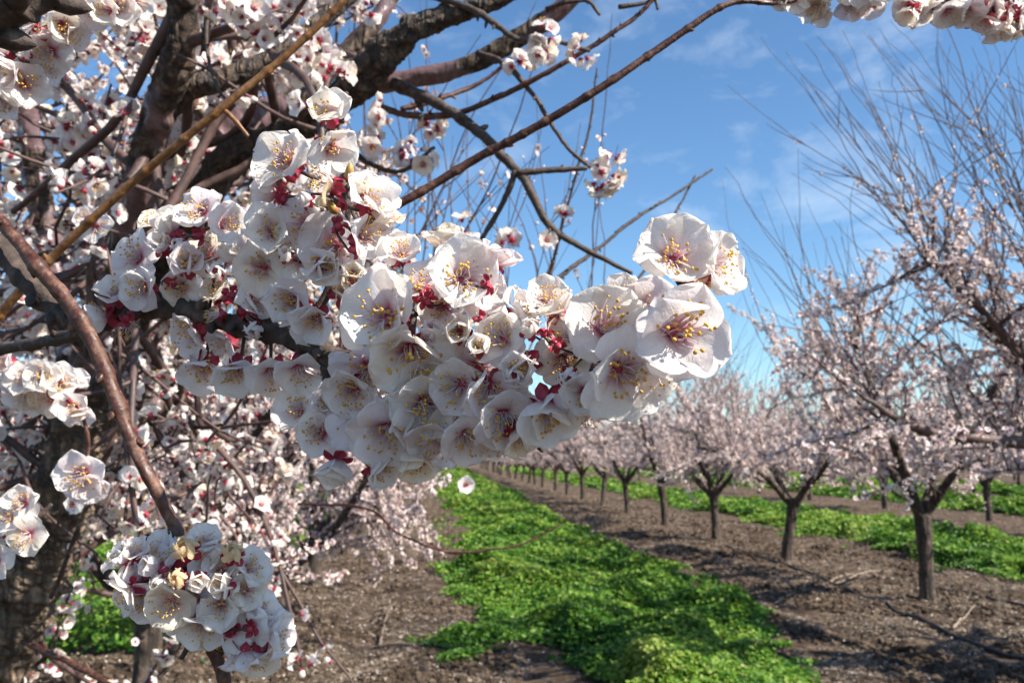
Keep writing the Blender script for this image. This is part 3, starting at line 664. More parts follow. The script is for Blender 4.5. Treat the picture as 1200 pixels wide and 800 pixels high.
def scatter(name, pts, dirs, templates, r, parent, loc, scale=1.0, mats=None):
    """many small flowers as one mesh"""
    pts = np.asarray(pts); dirs = np.asarray(dirs); N_ = len(pts)
    Vs, Ps, F3, F4, M3, M4 = [], [], [], [], [], []; off = 0
    kind = r.integers(0, len(templates), N_)
    for t, (V, P, Fs, Ms) in enumerate(templates):
        idx = np.where(kind == t)[0]
        if not len(idx): continue
        n = dirs[idx]; n = n/(np.linalg.norm(n, axis=1)[:, None]+1e-9)
        a = r.normal(size=(len(idx), 3)); x = np.cross(a, n); x /= np.linalg.norm(x, axis=1)[:, None]; y = np.cross(n, x)
        Bm = np.stack([x, y, n], 2)*(scale*r.uniform(.8, 1.12, len(idx)))[:, None, None]
        W = np.einsum('nij,vj->nvi', Bm, V)+pts[idx][:, None]
        Vs.append(W.reshape(-1, 3))
        pc = np.tile(P, (len(idx), 1)); pc[:, 2] = np.repeat(r.uniform(0, 1, len(idx)), len(V)); Ps.append(pc)
        offs = off+np.arange(len(idx))*len(V)
        for f, m_ in zip(Fs, Ms):
            ff = (f[None]+offs[:, None, None]).reshape(-1, f.shape[1]); mm = np.tile(m_, len(idx))
            (F3 if f.shape[1] == 3 else F4).append(ff); (M3 if f.shape[1] == 3 else M4).append(mm)
        off += len(idx)*len(V)
    Fs = []; Ms = []
    if F3: Fs.append(np.concatenate(F3)); Ms.append(np.concatenate(M3))
    if F4: Fs.append(np.concatenate(F4)); Ms.append(np.concatenate(M4))
    me = mesh(name, np.concatenate(Vs)-np.asarray(loc), Fs, mats or FW, np.concatenate(Ps), Ms)
    return link(name, me, parent, loc)

def walk(r, p, d, L, n, wander=.12, lift=0.0):
    """a wandering polyline"""
    P = [np.array(p, float)]; d = np.array(d, float); d /= np.linalg.norm(d)
    for i in range(n):
        d = d+r.normal(size=3)*wander+np.array([0, 0, lift]); d /= np.linalg.norm(d)
        P.append(P[-1]+d*L/n)
    return np.array(P)

def nodes_on(r, P, spacing, per, off, out_pts, out_dirs, t0=0.0, t1=1.0, keep=1.0):
    L = np.concatenate([[0], np.cumsum(np.linalg.norm(np.diff(P, axis=0), axis=1))])
    s = L[-1]*t0
    run = 0
    while s < L[-1]*t1:
        s += spacing*r.uniform(.5, 1.5)
        if r.random() > keep: continue
        q = np.array([np.interp(s, L, P[:, k]) for k in range(3)])
        for _ in range(r.integers(per[0], per[1]+1)):
            d = r.normal(size=3); d /= np.linalg.norm(d)
            out_pts.append(q+d*off*r.uniform(.55, 1.25)); out_dirs.append(d+r.normal(size=3)*.25)

def orchard_tree_mesh(seed, fine=False, keep=.88, nshoots=56, shoot_len=(.9, 2.1), trunk_h=.74, low=False):
    """returns trunk Geo, branch Geo, flower points and directions, in local coordinates"""
    r = np.random.default_rng(seed)
    gt, gb = Geo(), Geo(); pts, dirs = [], []
    lean = r.normal(size=2)*.06
    P = catmull([[0, 0, -.08], [lean[0]*.4, lean[1]*.4, trunk_h*.5], [lean[0], lean[1], trunk_h]], 14)
    R = np.interp(np.linspace(0, 1, 14), [0, .12, .5, 1], [.125, .085, .072, .088])
    V, Fs, pc = tube(P, R, 14, knob=.05, seed=seed, lumps=.12); gt.add(V, Fs, pc)
    top = P[-1]
    nl = r.integers(4, 6); a0 = r.uniform(0, 6.28)
    seconds = []
    for k in range(nl):
        a = a0+k*2*PI/nl+r.normal()*.2; inc = math.radians(r.uniform(38, 56))
        d = np.array([math.cos(a)*math.sin(inc), math.sin(a)*math.sin(inc), math.cos(inc)])
        L = r.uniform(1.5, 2.1)
        Pl = walk(r, top-np.array([0, 0, .06]), d, L, 9, .10, .03); Pl = catmull(Pl, 26)
        Rl = np.linspace(.052, .016, 26)
        V, Fs, pc = tube(Pl, Rl, 10, knob=.06, seed=seed+k, lumps=.14); gt.add(V, Fs, pc)
        nodes_on(r, Pl, .05, (1, 2), .03, pts, dirs, .3, 1, keep)
        for j in range(10):
            t = .12+.88*(j+r.random()*.8)/10; q = Pl[min(int(t*25), 25)]
            a2 = a+r.normal()*1.0; inc2 = math.radians(r.uniform(50, 128) if low else r.uniform(36, 98))
            d2 = np.array([math.cos(a2)*math.sin(inc2), math.sin(a2)*math.sin(inc2), math.cos(inc2)])
            P2 = catmull(walk(r, q, d2, r.uniform(.6, 1.25), 7, .16, .04), 14)
            if P2[-1][2] < (.25 if low else trunk_h+.05): continue
            V, Fs, pc = tube(P2, np.linspace(.016, .005, 14), 6, knob=.08, seed=seed+j); gb.add(V, Fs, pc)
            nodes_on(r, P2, .026, (2, 4), .026, pts, dirs, .08, 1, keep)
            seconds.append(P2)
            for m_ in range(6):
                q2 = P2[r.integers(3, 14)]
                d3 = r.normal(size=3)+np.array([0, 0, .45])+d2*.5
                P3 = catmull(walk(r, q2, d3, r.uniform(.2, .62), 4, .2, .03), 7)
                V, Fs, pc = tube(P3, np.linspace(.0055, .0022, 7), 4, cap=False, seed=j); gb.add(V, Fs, pc)
                nodes_on(r, P3, .026, (2, 4), .022, pts, dirs, .05, 1, keep)
        seconds.append(Pl)
    for k in range(nshoots):          # upright, mostly bare, one-year shoots
        S = seconds[r.integers(0, len(seconds))]; q = S[r.integers(len(S)//2, len(S))]
        out = q-top; out[2] = 0
        d = np.array([0, 0, 1.0])+out*.42+r.normal(size=3)*.16
        P4 = catmull(walk(r, q, d, r.uniform(*shoot_len), 10, .10, .018), 18)
        V, Fs, pc = tube(P4, np.linspace(.0068, .0018, 18), 5, cap=False, seed=k); gb.add(V, Fs, pc)
        nodes_on(r, P4, .05, (1, 2), .016, pts, dirs, .02, .42, .5)
        for m_ in range(r.integers(0, 4)):
            q2 = P4[r.integers(4, 11)]
            P5 = walk(r, q2, d+r.normal(size=3)*.5, r.uniform(.15, .5), 4, .08, .03)
            V, Fs, pc = tube(P5, np.linspace(.004, .0016, 5), 4, cap=False, seed=m_); gb.add(V, Fs, pc)
            nodes_on(r, P5, .08, (1, 1), .012, pts, dirs, .0, .8, .25)
    pts, dirs = np.array(pts), np.array(dirs)
    rad = np.hypot(pts[:, 0], pts[:, 1])
    k_ = (pts[:, 2] > trunk_h+.10+.38*np.exp(-(rad/.55)**2)+r.normal(0, .09, len(pts))) | (rad > 1.1) & (pts[:, 2] > .75)
    if low: k_ = pts[:, 2] > .72+r.normal(0, .12, len(pts))
    return gt, gb, pts[k_], dirs[k_], r

VAR = []
for sd in (101, 202, 303, 404, 505):
    gt, gb, pts, dirs, r = orchard_tree_mesh(sd, low=(sd == 505))
    t = gt.build('trunk', [M['far_trunk']]); b = gb.build('branches', [M['far_twig']]); f = scatter('blossoms', pts, dirs, COARSE, r, None, (0, 0, 0), 1.2)
    VAR.append((t.data, b.data, f.data))
    for o in (t, b, f): D.objects.remove(o)

def plant_tree(x, y, var, rz, sc, label, group=None):
    o = D.objects.new('blossom_tree', None); COL.objects.link(o)
    o.location = (x, y, 0); o.rotation_euler = (0, 0, rz); o.scale = (sc, sc, sc*rng.uniform(1.14, 1.30))
    tag(o, label, 'tree', group)
    for nm, me in zip(('trunk', 'branches', 'blossoms'), VAR[var]):
        c = D.objects.new(nm, me); COL.objects.link(c); c.parent = o
        if nm == 'blossoms': c['kind'] = 'stuff'
    return o

# --- the row beside the dark strip of bare soil (to the right of the grass)
ORD = ['nearest', 'second', 'third', 'fourth', 'fifth', 'sixth', 'seventh', 'eighth']
XR = 5.07
DP = [9.1, 12.45, 15.5, 19.0, 22.3, 26.0]
def depth_y(X, d):      # camera depth -> world y
    return (d-X*fw[0])/fw[1]
tw = ['blossom tree growing off the right edge, its dark limb reaching into view',
      'forked blossom tree with the thickest whole trunk on bare soil right of the grass',
      'second whole blossom tree along the row right of the grass, split in a wide V',
      'third whole blossom tree along the row right of the grass',
      'fourth whole blossom tree along the row right of the grass',
      'fifth whole blossom tree along the row right of the grass',
      'sixth whole blossom tree along the row right of the grass']
def edge_tree():
    x0, y0 = XR, depth_y(XR, 5.7)
    o = plant_tree(x0, y0, 1, 2.2, 1.02, tw[0])
    r = np.random.default_rng(4242); g = Geo(); pts, dirs = [], []
    loc = np.array([x0, y0, 0.0]); WL[o.name] = loc
    def lim(pix, rad):
        P = catmull([at(*p) for p in pix], 44)+np.cumsum(r.normal(size=(44, 3)), 0)*.003
        R = np.interp(np.linspace(0, 1, 44), np.linspace(0, 1, len(rad)), rad)*5.5/F
        V, Fs, pc = tube(P, R, 10, knob=.06, seed=3, lumps=.3); g.add(V, Fs, pc); return P
    A = [lim([(1370, 600, 5.7), (1300, 545, 5.6), (1235, 524, 5.5), (1170, 518, 5.4), (1100, 512, 5.3), (1050, 495, 5.2), (1010, 470, 5.1)], [14, 11, 9, 7.5, 6, 4, 2]),
         lim([(1300, 545, 5.6), (1235, 470, 5.6), (1180, 400, 5.6), (1120, 340, 5.5), (1075, 300, 5.5)], [9, 7, 5.5, 4, 2.5]),
         lim([(1340, 570, 5.7), (1290, 440, 5.9), (1240, 330, 6.0), (1200, 250, 6.1)], [10, 8, 6, 4])]
    for Q in A:
        for k in range(16):
            q = Q[r.integers(10, 44)]; P2 = catmull(walk(r, q, r.normal(size=3)+np.array([-.5, 0, .4]), r.uniform(.35, .95), 7, .15, .04), 14)
            V, Fs, pc = tube(P2, np.linspace(.011, .003, 14), 6, knob=.08, seed=k); g.add(V, Fs, pc); nodes_on(r, P2, .03, (2, 4), .022, pts, dirs, .05, 1, .8)
            for m_ in range(3):
                P3 = catmull(walk(r, P2[r.integers(3, 14)], r.normal(size=3)+np.array([0, 0, .5]), r.uniform(.15, .4), 4, .2, .03), 8)
                V, Fs, pc = tube(P3, np.linspace(.004, .0018, 8), 4, cap=False, seed=m_); g.add(V, Fs, pc); nodes_on(r, P3, .028, (1, 3), .02, pts, dirs, 0, 1, .8)
    for k in range(75):
        Q = A[r.choice([0, 1, 1, 2, 2])]; q = Q[r.integers(14, 44)]; x, y, z = proj(q)
        u = r.random()
        top_ = at(x-r.uniform(-40, 260), max(40, y-r.uniform(170, 330)), z+r.uniform(-.3, .8))
        P4 = catmull([q, q*.6+top_*.4+rt*r.uniform(.02, .14), top_], 22)+np.cumsum(r.normal(size=(22, 3)), 0)*.011
        V, Fs, pc = tube(P4, np.linspace(.0060, .0015, 22), 5, cap=False, knob=.08, seed=k); g.add(V, Fs, pc); nodes_on(r, P4, .05, (1, 3), .018, pts, dirs, .02, .42, .25)
        for m_ in range(r.integers(1, 4)):
            P5 = walk(r, P4[r.integers(5, 18)], (top_-q)+r.normal(size=3)*.8, r.uniform(.2, .7), 5, .07, .02)
            V, Fs, pc = tube(P5, np.linspace(.0042, .0016, 6), 4, cap=False, seed=m_); g.add(V, Fs, pc); nodes_on(r, P5, .12, (1, 2), .014, pts, dirs, 0, .8, .12)
    b = g.build('branches', [M['far_twig']]); b.parent = o; b.location = (0, 0, 0)
    b.data.transform(Matrix(o.matrix_basis.inverted()) if False else (Matrix.Translation(loc) @ Matrix.Rotation(2.2, 4, 'Z') @ Matrix.Diagonal((*o.scale, 1))).inverted())
    f = scatter('blossoms', pts, dirs, COARSE, r, None, (0, 0, 0), 1.1); f['kind'] = 'stuff'; f.parent = o; f.data.transform((Matrix.Translation(loc) @ Matrix.Rotation(2.2, 4, 'Z') @ Matrix.Diagonal((*o.scale, 1))).inverted())
edge_tree()
G_ = 'blossom trees in orchard rows'
for i, d in enumerate(DP):
    plant_tree(XR+rng.normal()*.05, depth_y(XR, d), (2, 0, 3, 1, 2, 0)[i], (0.4, 1.5, 3.0, 4.1, 5.2, 2.6)[i], (1.0, .98, .95, .97, .93, .96)[i], tw[i+1])
d = 26.0
while d < 95:
    d += 3.45
    plant_tree(XR+rng.normal()*.08, depth_y(XR, d), int(rng.integers(0, 4)), rng.uniform(0, 6.28), rng.uniform(.9, 1.0), 'small far-off blossom tree toward the vanishing end of the row right of the grass', 'far trees at the end of the row right of the grass')
# --- rows beyond
for ri, (X, nm, d0) in enumerate(((12.4, 'second row to the right', 10.2), (19.7, 'third row to the right', 13), (27, 'fourth row to the right', 19), (34.3, 'fifth row to the right', 25), (42, 'sixth row to the right', 31))):
    d = d0; k = 0
    while d < (70 if ri < 3 else 62):
        if ri == 0 and k < 4:
            lab = ['blossom tree off the right edge in the second row, behind the far green strip', 'blossom tree standing behind the far green strip near the right edge', 'blossom tree behind the far green strip, seen between two nearer trunks',
                   'smaller blossom tree further along behind the far green strip'][k]; grp = None
        else:
            lab = f'distant blossom tree in the {nm} beyond the green strips'; grp = f'distant trees of the {nm}'
        plant_tree(X+rng.normal()*.1, depth_y(X, d), int(rng.integers(0, 4)), rng.uniform(0, 6.28), rng.uniform(.9, 1.02), lab, grp)
        d += 4.6 if ri < 2 else 5.2; k += 1
# --- row on the left of the grass
XL = -1.4
LL = [(-1.42, 4.3, 3, 1.0, .82, 'small blossom tree close behind the low blossom cluster, dark slim trunk'), (-1.18, 6.6, 4, 2.0, .74, 'blossom tree with a sunlit straight trunk beside the path, left of the grass'),
      (-1.35, 9.9, 2, 4.4, .88, 'third blossom tree along the row left of the grass'), (-1.35, 13.2, 1, .7, .9, 'fourth blossom tree along the row left of the grass')]
for (X, d, v, rz, sc, lab) in LL:
    plant_tree(X, depth_y(X, d), v, rz, sc, lab)
d = 13.2
while d < 90:
    d += 3.4
    plant_tree(XL+rng.normal()*.08, depth_y(XL, d), int(rng.integers(0, 4)), rng.uniform(0, 6.28), rng.uniform(.9, 1.0), 'small far-off blossom tree at the distant end of the row left of the grass', 'far trees at the end of the row left of the grass')
for ri, (X, d0, nm) in enumerate(((-8.3, 9.5, 'first row behind the left-hand trees'), (-15.4, 16, 'second row behind the left-hand trees'))):
    d = d0
    while d < 60:
        plant_tree(X+rng.normal()*.1, depth_y(X, d), int(rng.integers(0, 4)), rng.uniform(0, 6.28), rng.uniform(.9, 1.02), f'blossom tree in the {nm}', f'trees of the {nm}')
        d += 3.9

# ------------------------------------------------------------------ the close tree on the left
base = at(-190, 400, 1.85); base[2] = 0
nt_ = empty('blossom_tree', base, 'big close blossom tree with thick scarred dark limbs filling the left side', 'tree')
rn = np.random.default_rng(909)
NP, ND = [], []
gbr = Geo()
def limb(name, pix, rad_px, mat='limb', sides=28, seed=1, lumps=.16, knob=.03, per=.005, bake=True):
    P = np.array([(at(*p) if len(p) == 3 else np.array(p[1:])) for p in pix])
    zz = np.array([proj(p)[2] for p in P]); R = np.array(rad_px)*zz/F
    L = np.linalg.norm(np.diff(P, axis=0), axis=1).sum(); n = max(14, int(L/per))
    Q = catmull(P, n); RR = np.interp(np.linspace(0, 1, n), np.linspace(0, 1, len(R)), R)
    r = np.random.default_rng(seed)
    for _ in range(int(L/.16)):      # knots
        c0 = r.uniform(0, n); RR = RR*(1+r.uniform(.03, .12)*np.exp(-((np.arange(n)-c0)/4.0)**2))
    g = Geo(); V, Fs, pc = tube(Q, RR, sides, knob=knob, seed=seed, lumps=lumps); g.add(V, Fs, pc)
    g.build(name, [M[mat]], nt_, base)
    return Q
bx = [0]
tk = limb('trunk', [('w', *base-np.array([0, 0, .1])), ('w', *(base+np.array([.03, .0, .35]))), (-75, 880, 1.72), (2, 755, 1.66), (46, 655, 1.62), (80, 560, 1.58), (97, 470, 1.56)], [44, 41, 38, 36, 34, 31, 28], 'trunk', 56, 21, .13, .05)
l1 = limb('limb', [(98, 475, 1.56), (112, 400, 1.5), (138, 320, 1.42), (160, 235, 1.34), (180, 150, 1.28), (205, 80, 1.22), (215, 0, 1.18), (222, -90, 1.12)], [23, 20, 18.5, 18.5, 18.5, 19, 16, 15], 'limb', 40, 22)
l2 = limb('limb', [(180, 145, 1.28), (215, 110, 1.27), (265, 92, 1.27), (330, 62, 1.3), (400, 5, 1.34), (450, -50, 1.38)], [15, 13, 12, 10, 9, 8], 'rough_limb', 32, 23)
l3 = limb('limb', [(95, 480, 1.58), (140, 395, 1.56), (185, 320, 1.52), (225, 245, 1.47), (280, 180, 1.42), (350, 150, 1.38), (405, 108, 1.34), (450, 62, 1.30), (495, 30, 1.28), (545, 12, 1.27), (600, -10, 1.26), (660, -60, 1.26)],
           [20, 19, 18, 19, 18, 17, 19, 18, 14, 11, 10, 9], 'rough_limb', 48, 24, .15, .05)
l4 = limb('limb', [(262, 165, 1.46), (300, 138, 1.48), (345, 118, 1.5), (400, 70, 1.52), (445, 20, 1.54), (480, -40, 1.56)], [20, 17, 14, 10, 9, 8], 'limb', 26, 25)
l5 = limb('limb', [(440, 98, 1.36), (500, 88, 1.36), (560, 72, 1.35), (612, 42, 1.34), (660, 8, 1.33), (700, -40, 1.32)], [11, 10.5, 10, 11, 10.5, 9], 'limb', 26, 26, .1)
l6 = limb('limb', [(62, 620, 1.66), (80, 540, 1.85), (84, 440, 2.0), (66, 330, 2.05), (45, 220, 2.05), (28, 120, 2.0), (5, 20, 2.0), (0, -60, 2.0)], [16, 15, 14, 14, 13, 12, 11, 10], 'limb', 26, 27)
l7 = limb('limb', [(70, 520, 1.75), (150, 490, 1.95), (230, 450, 2.1), (300, 380, 2.25), (350, 300, 2.4)], [16, 14, 12, 10, 8], 'limb', 20, 28)
def spurt(pix, rad, seed, mat='spur', fl=0.0, keep=.7, name='twig'):
    P = np.array([at(*p) for p in pix]); R = np.array(rad)*np.array([p[2] for p in pix])/F
    L = np.linalg.norm(np.diff(P, axis=0), axis=1).sum(); n = max(16, int(L/.006))
    Q = catmull(P, n); RR = np.interp(np.linspace(0, 1, n), np.linspace(0, 1, len(R)), R)
    r = np.random.default_rng(seed)
    Q = Q+np.cumsum(r.normal(size=(n, 3)), 0)*.0004
    g = Geo(); V, Fs, pc = tube(Q, RR, 9, knob=.07, seed=seed, lumps=.1); g.add(V, Fs, pc)
    T = np.gradient(Q, axis=0)
    for k in range(4, n-3, 3):      # stubby spurs
        if r.random() < .55:
            t = T[k]/np.linalg.norm(T[k]); o = np.cross(t, r.normal(size=3)); o /= np.linalg.norm(o)
            h = RR[k]*.6; l = h*r.uniform(1.8, 4.2); p0 = Q[k]+o*RR[k]*.5; d = o+t*.5; d /= np.linalg.norm(d)
            V, Fs, pc = tube(np.array([p0, p0+d*l*.6, p0+d*l]), [h, h*.9, h*.4], 6, seed=k); g.add(V, Fs, pc)
    g.build(name, [M[mat]], nt_, base)
    return Q
q1 = spurt([(462, 98, 1.33), (505, 118, 1.30), (555, 148, 1.28), (588, 180, 1.27), (618, 212, 1.26), (645, 262, 1.25), (690, 292, 1.25), (742, 320, 1.25)], [9, 7.5, 6.5, 6, 5, 4.2, 3.5, 2.6], 71)
q2 = spurt([(606, 203, 1.26), (635, 200, 1.26), (662, 199, 1.26), (688, 197, 1.26)], [4, 3.6, 3.4, 2.6], 72)
q3 = spurt([(604, 200, 1.26), (592, 232, 1.27), (575, 262, 1.28), (556, 290, 1.28)], [4, 3.6, 3.2, 2.5], 73)
q4 = spurt([(440, 124, 1.33), (475, 134, 1.32), (520, 136, 1.30), (580, 118, 1.28), (640, 88, 1.26), (700, 52, 1.25), (745, 22, 1.25), (775, -12, 1.25)], [4, 4, 3.8, 3.6, 3.2, 3, 2.8, 2.5], 74, 'twig')
q5 = spurt([(500, -6, 1.27), (555, 12, 1.25), (585, 32, 1.24), (612, 48, 1.23), (655, 50, 1.23), (690, 60, 1.23)], [4.5, 4, 3.8, 3.4, 2.8, 2.2], 75)
q6 = spurt([(560, 62, 1.33), (585, 72, 1.30), (602, 86, 1.28), (628, 118, 1.27), (645, 146, 1.26), (665, 172, 1.26), (698, 200, 1.26)], [4, 3.8, 3.4, 3, 2.8, 2.4, 2], 76)
q7 = spurt([(640, 12, 1.32), (668, 2, 1.3), (690, 0, 1.3), (705, 16, 1.3)], [3, 2.6, 2.4, 2], 77)
q8 = spurt([(725, 8, 1.25), (752, 6, 1.25), (768, 2, 1.25), (772, 14, 1.25)], [2.6, 2.2, 2, 1.6], 78)
q9 = spurt([(470, 128, 1.4), (510, 118, 1.42), (560, 100, 1.45), (600, 70, 1.45)], [3.2, 3, 2.4, 2], 79, 'twig')
q10 = spurt([(350, 590, 1.9), (430, 596, 1.6), (470, 628, 1.5), (530, 648, 1.45), (600, 640, 1.45), (650, 618, 1.45), (672, 606, 1.45)], [1.8, 1.5, 1.4, 1.3, 1.2, 1, .8], 80, 'twig')
q11 = spurt([(835, 198, 1.9), (790, 228, 1.85), (745, 256, 1.8), (690, 296, 1.75), (640, 330, 1.7), (560, 400, 1.65)], [1.2, 1.6, 2.0, 2.4, 2.8, 3.2], 81)
q12 = spurt([(815, 205, 1.9), (800, 235, 1.88), (788, 262, 1.86), (780, 290, 1.85), (730, 350, 1.8)], [1, 1.3, 1.6, 1.8, 2], 82)
q13 = spurt([(240, 65, 1.2), (243, 30, 1.15), (248, -20, 1.1)], [5, 4.5, 4], 83, 'limb')
q14 = spurt([(243, 0, 1.15), (243, 60, 1.12), (252, 95, 1.1), (262, 112, 1.1)], [2.6, 2.2, 2, 1.6], 84)
q15 = spurt([(30, 752, 1.58), (70, 770, 1.5), (110, 790, 1.45), (150, 815, 1.4)], [3.6, 3.4, 3.2, 3], 85, 'twig')
q16 = spurt([(60, 700, 1.5), (90, 625, 1.42), (110, 585, 1.4)], [3, 2.6, 2], 86)
q17 = spurt([(380, 150, 1.38), (430, 190, 1.34), (470, 200, 1.32), (510, 172, 1.32)], [3.5, 3, 2.6, 2], 87)
q18 = spurt([(700, 80, 1.9), (690, 150, 1.9), (668, 230, 1.9), (640, 330, 1.95), (600, 420, 2.0)], [1.2, 1.5, 1.8, 2, 2.4], 88)

# flower clusters one can see singly on this tree
cl = [((708, 205, 1.24), 11, .022), ((720, 180, 1.24), 3, .01), ((637, 42, 1.22), 7, .017), ((632, 64, 1.22), 6, .017), ((605, 78, 1.26), 5, .015), ((680, 60, 1.23), 6, .015), ((450, 135, 1.25), 4, .02), ((541, 268, 1.25), 4, .016),
      ((598, 285, 1.25), 4, .015), ((640, 282, 1.25), 1, .004), ((480, 178, 1.32), 8, .02), ((440, 170, 1.32), 7, .018), ((508, 152, 1.32), 5, .016), ((662, 255, 1.25), 2, .008), ((430, 10, 1.2), 4, .015), ((498, 190, 1.3), 3, .012),
      ((545, 568, 1.45), 1, .003), ((390, 88, 1.1), 6, .02), ((372, 60, 1.12), 5, .02), ((340, 15, 1.1), 6, .02), ((290, 20, 1.1), 8, .024), ((305, 45, 1.1), 4, .015), ((345, 52, 1.1), 6, .02), ((352, 75, 1.1), 5, .02), ((265, 5, 1.1), 5, .02)]
for (p, n, s) in cl:
    c0 = at(*p)
    for k in range(n):
        d = rn.normal(size=3); d /= np.linalg.norm(d)
        if n == 1: d = cdir(.2, .1, .9)
        NP.append(c0+d*s*rn.uniform(.6, 1.1)); ND.append(d)

# secondary growth with blossoms, kept clear of the open sky and of the close branches
def ok(p):
    x, y, z = proj(p)
    if z < .95: return False
    lim = 470 if y < 200 else (520 if y < 330 else 560)
    return x < lim-60*(z < 1.3)
gtw = Geo()
l9 = limb('limb', [(66, 330, 2.05), (130, 300, 2.3), (200, 230, 2.6), (250, 130, 2.9), (290, 30, 3.1)], [9, 8, 7, 6, 5], 'limb', 14, 91)
l10 = limb('limb', [(45, 220, 2.05), (-10, 150, 2.3), (-20, 60, 2.5), (40, -30, 2.7)], [9, 8, 7, 5], 'limb', 14, 92)
l11 = limb('limb', [(200, 230, 2.6), (300, 200, 2.9), (400, 110, 3.2), (450, 10, 3.4)], [6, 6, 5, 4], 'limb', 12, 93)
for Lm, nsec, rng_ in ((l1, 15, (.05, 1)), (l2, 8, (.2, 1)), (l3, 24, (.1, .98)), (l4, 10, (.2, 1)), (l6, 16, (.15, 1)), (l7, 16, (.1, 1)), (l9, 18, (.05, 1)), (l10, 14, (.05, 1)), (l11, 16, (.1, 1)), (l5, 3, (.0, .5)), (tk, 5, (.6, .95))):
    for k in range(nsec):
        q = Lm[int(rn.uniform(*rng_)*(len(Lm)-1))]
        d2 = rn.normal(size=3)+np.array([-.15, .75, .1])
        P2 = catmull(walk(rn, q, d2, rn.uniform(.35, .95), 7, .2, .05), 20)
        if not all(ok(p) for p in P2[::3]): continue
        V, Fs, pc = tube(P2, np.linspace(.0085, .003, 20), 8, knob=.08, seed=k); gtw.add(V, Fs, pc)
        nodes_on(rn, P2, .034, (1, 4), .017, NP, ND, .15, 1, .62)
        for m_ in range(5):
            q2 = P2[rn.integers(4, 20)]; P3 = catmull(walk(rn, q2, rn.normal(size=3)+d2*.4, rn.uniform(.12, .4), 4, .22, .03), 9)
            if not all(ok(p) for p in P3[::3]): continue
            V, Fs, pc = tube(P3, np.linspace(.0036, .0018, 9), 6, knob=.06, seed=m_); gtw.add(V, Fs, pc)
            nodes_on(rn, P3, .028, (1, 4), .016, NP, ND, .1, 1, .65)
gtw.build('branches', [M['far_twig']], nt_, base)
NP = np.array(NP); ND = np.array(ND)
NCL = sum(n for _, n, _ in cl)
keep_ = np.ones(len(NP), bool)
LS = []; LW = np.vstack([Q_[::3] for Q_ in (tk, l1, l2, l3, l4, l5)])
SUNV = np.array([math.sin(math.radians(121))*math.cos(math.radians(40)), math.cos(math.radians(121))*math.cos(math.radians(40)), math.sin(math.radians(40))])
for Q_, rad in ((tk, 50), (l1, 26), (l2, 20), (l3, 30), (l4, 18), (l5, 16), (l6, 19)):
    for p in Q_[::3]: LS.append((*proj(p), rad))
LS = np.array(LS)
for i_ in range(len(NP)):
    if i_ < NCL: continue
    x, y, z = proj(NP[i_])
    hit = (np.hypot(LS[:, 0]-x, LS[:, 1]-y) < LS[:, 3]*1.25) & (LS[:, 2] > z-.02)
    if hit.any() and rn.random() < .92: keep_[i_] = False
    if y > 420 and x > 100 and z < 2.1 and rn.random() < .5: keep_[i_] = False
    dl = NP[i_]-LW; tt = dl@SUNV; off = np.linalg.norm(dl-tt[:, None]*SUNV, axis=1)
    if ((tt > .04) & (off < .035)).any() and rn.random() < .85: keep_[i_] = False
NP, ND = NP[keep_], ND[keep_]
fl = scatter('blossoms', NP, ND, FINE, rn, nt_, base, 1.0, [M['petal'], M['calyx'], M['filament'], M['anther']]); fl['kind'] = 'stuff'
# a long limb behind the blossoms, carrying upright bare one-year shoots against the sky
l8 = limb('limb', [(225, 455, 2.08), (330, 440, 2.4), (440, 425, 2.8), (550, 430, 3.0), (650, 425, 3.2), (700, 418, 3.3)], [9, 8, 7, 6, 5, 3], 'limb', 14, 29)
gs = Geo(); SP, SD = [], []
for k in range(30):
    q = l8[int(rn.uniform(.25, 1)*(len(l8)-1))]
    x, y, z = proj(q)
    top_ = at(x+rn.uniform(-60, 130), rn.uniform(-20, 270), z+rn.uniform(-.3, .5))
    P5 = catmull([q, q*.62+top_*.38+rn.normal(size=3)*.05+rt*.03, top_], 26)+np.cumsum(rn.normal(size=(26, 3)), 0)*.0022
    V, Fs, pc = tube(P5, np.linspace(.0042, .0013, 26), 5, cap=False, knob=.1, seed=k); gs.add(V, Fs, pc)
    for m_ in range(rn.integers(0, 4)):
        q2 = P5[rn.integers(5, 20)]
        P6 = walk(rn, q2, (top_-q)+rn.normal(size=3)*.7, rn.uniform(.15, .45), 5, .07, .02)
        V, Fs, pc = tube(P6, np.linspace(.0024, .0011, 6), 4, cap=False, seed=m_); gs.add(V, Fs, pc)
        nodes_on(rn, P6, .12, (1, 1), .01, SP, SD, 0, 1, .3)
    nodes_on(rn, P5, .09, (1, 2), .012, SP, SD, .1, .9, .28)
gs.build('branches', [M['far_twig']], nt_, base)
fl2 = scatter('blossoms', SP, SD, COARSE+[COARSE[-1]]*3, rn, nt_, base, .9); fl2['kind'] = 'stuff'

# ------------------------------------------------------------------ ground
def vnoise(x, y, f, seed=0):
    x = np.asarray(x)*f; y = np.asarray(y)*f
    xi = np.floor(x).astype(int); yi = np.floor(y).astype(int); fx = x-xi; fy = y-yi
    fx = fx*fx*(3-2*fx); fy = fy*fy*(3-2*fy)
    def h(a, b):
        n = (a*374761393+b*668265263+seed*1442695) & 0x7fffffff
        n = ((n ^ (n >> 13))*1274126177) & 0x7fffffff
        return ((n ^ (n >> 16)) & 0xffff)/65535.0
    return (h(xi, yi)*(1-fx)+h(xi+1, yi)*fx)*(1-fy)+(h(xi, yi+1)*(1-fx)+h(xi+1, yi+1)*fx)*fy

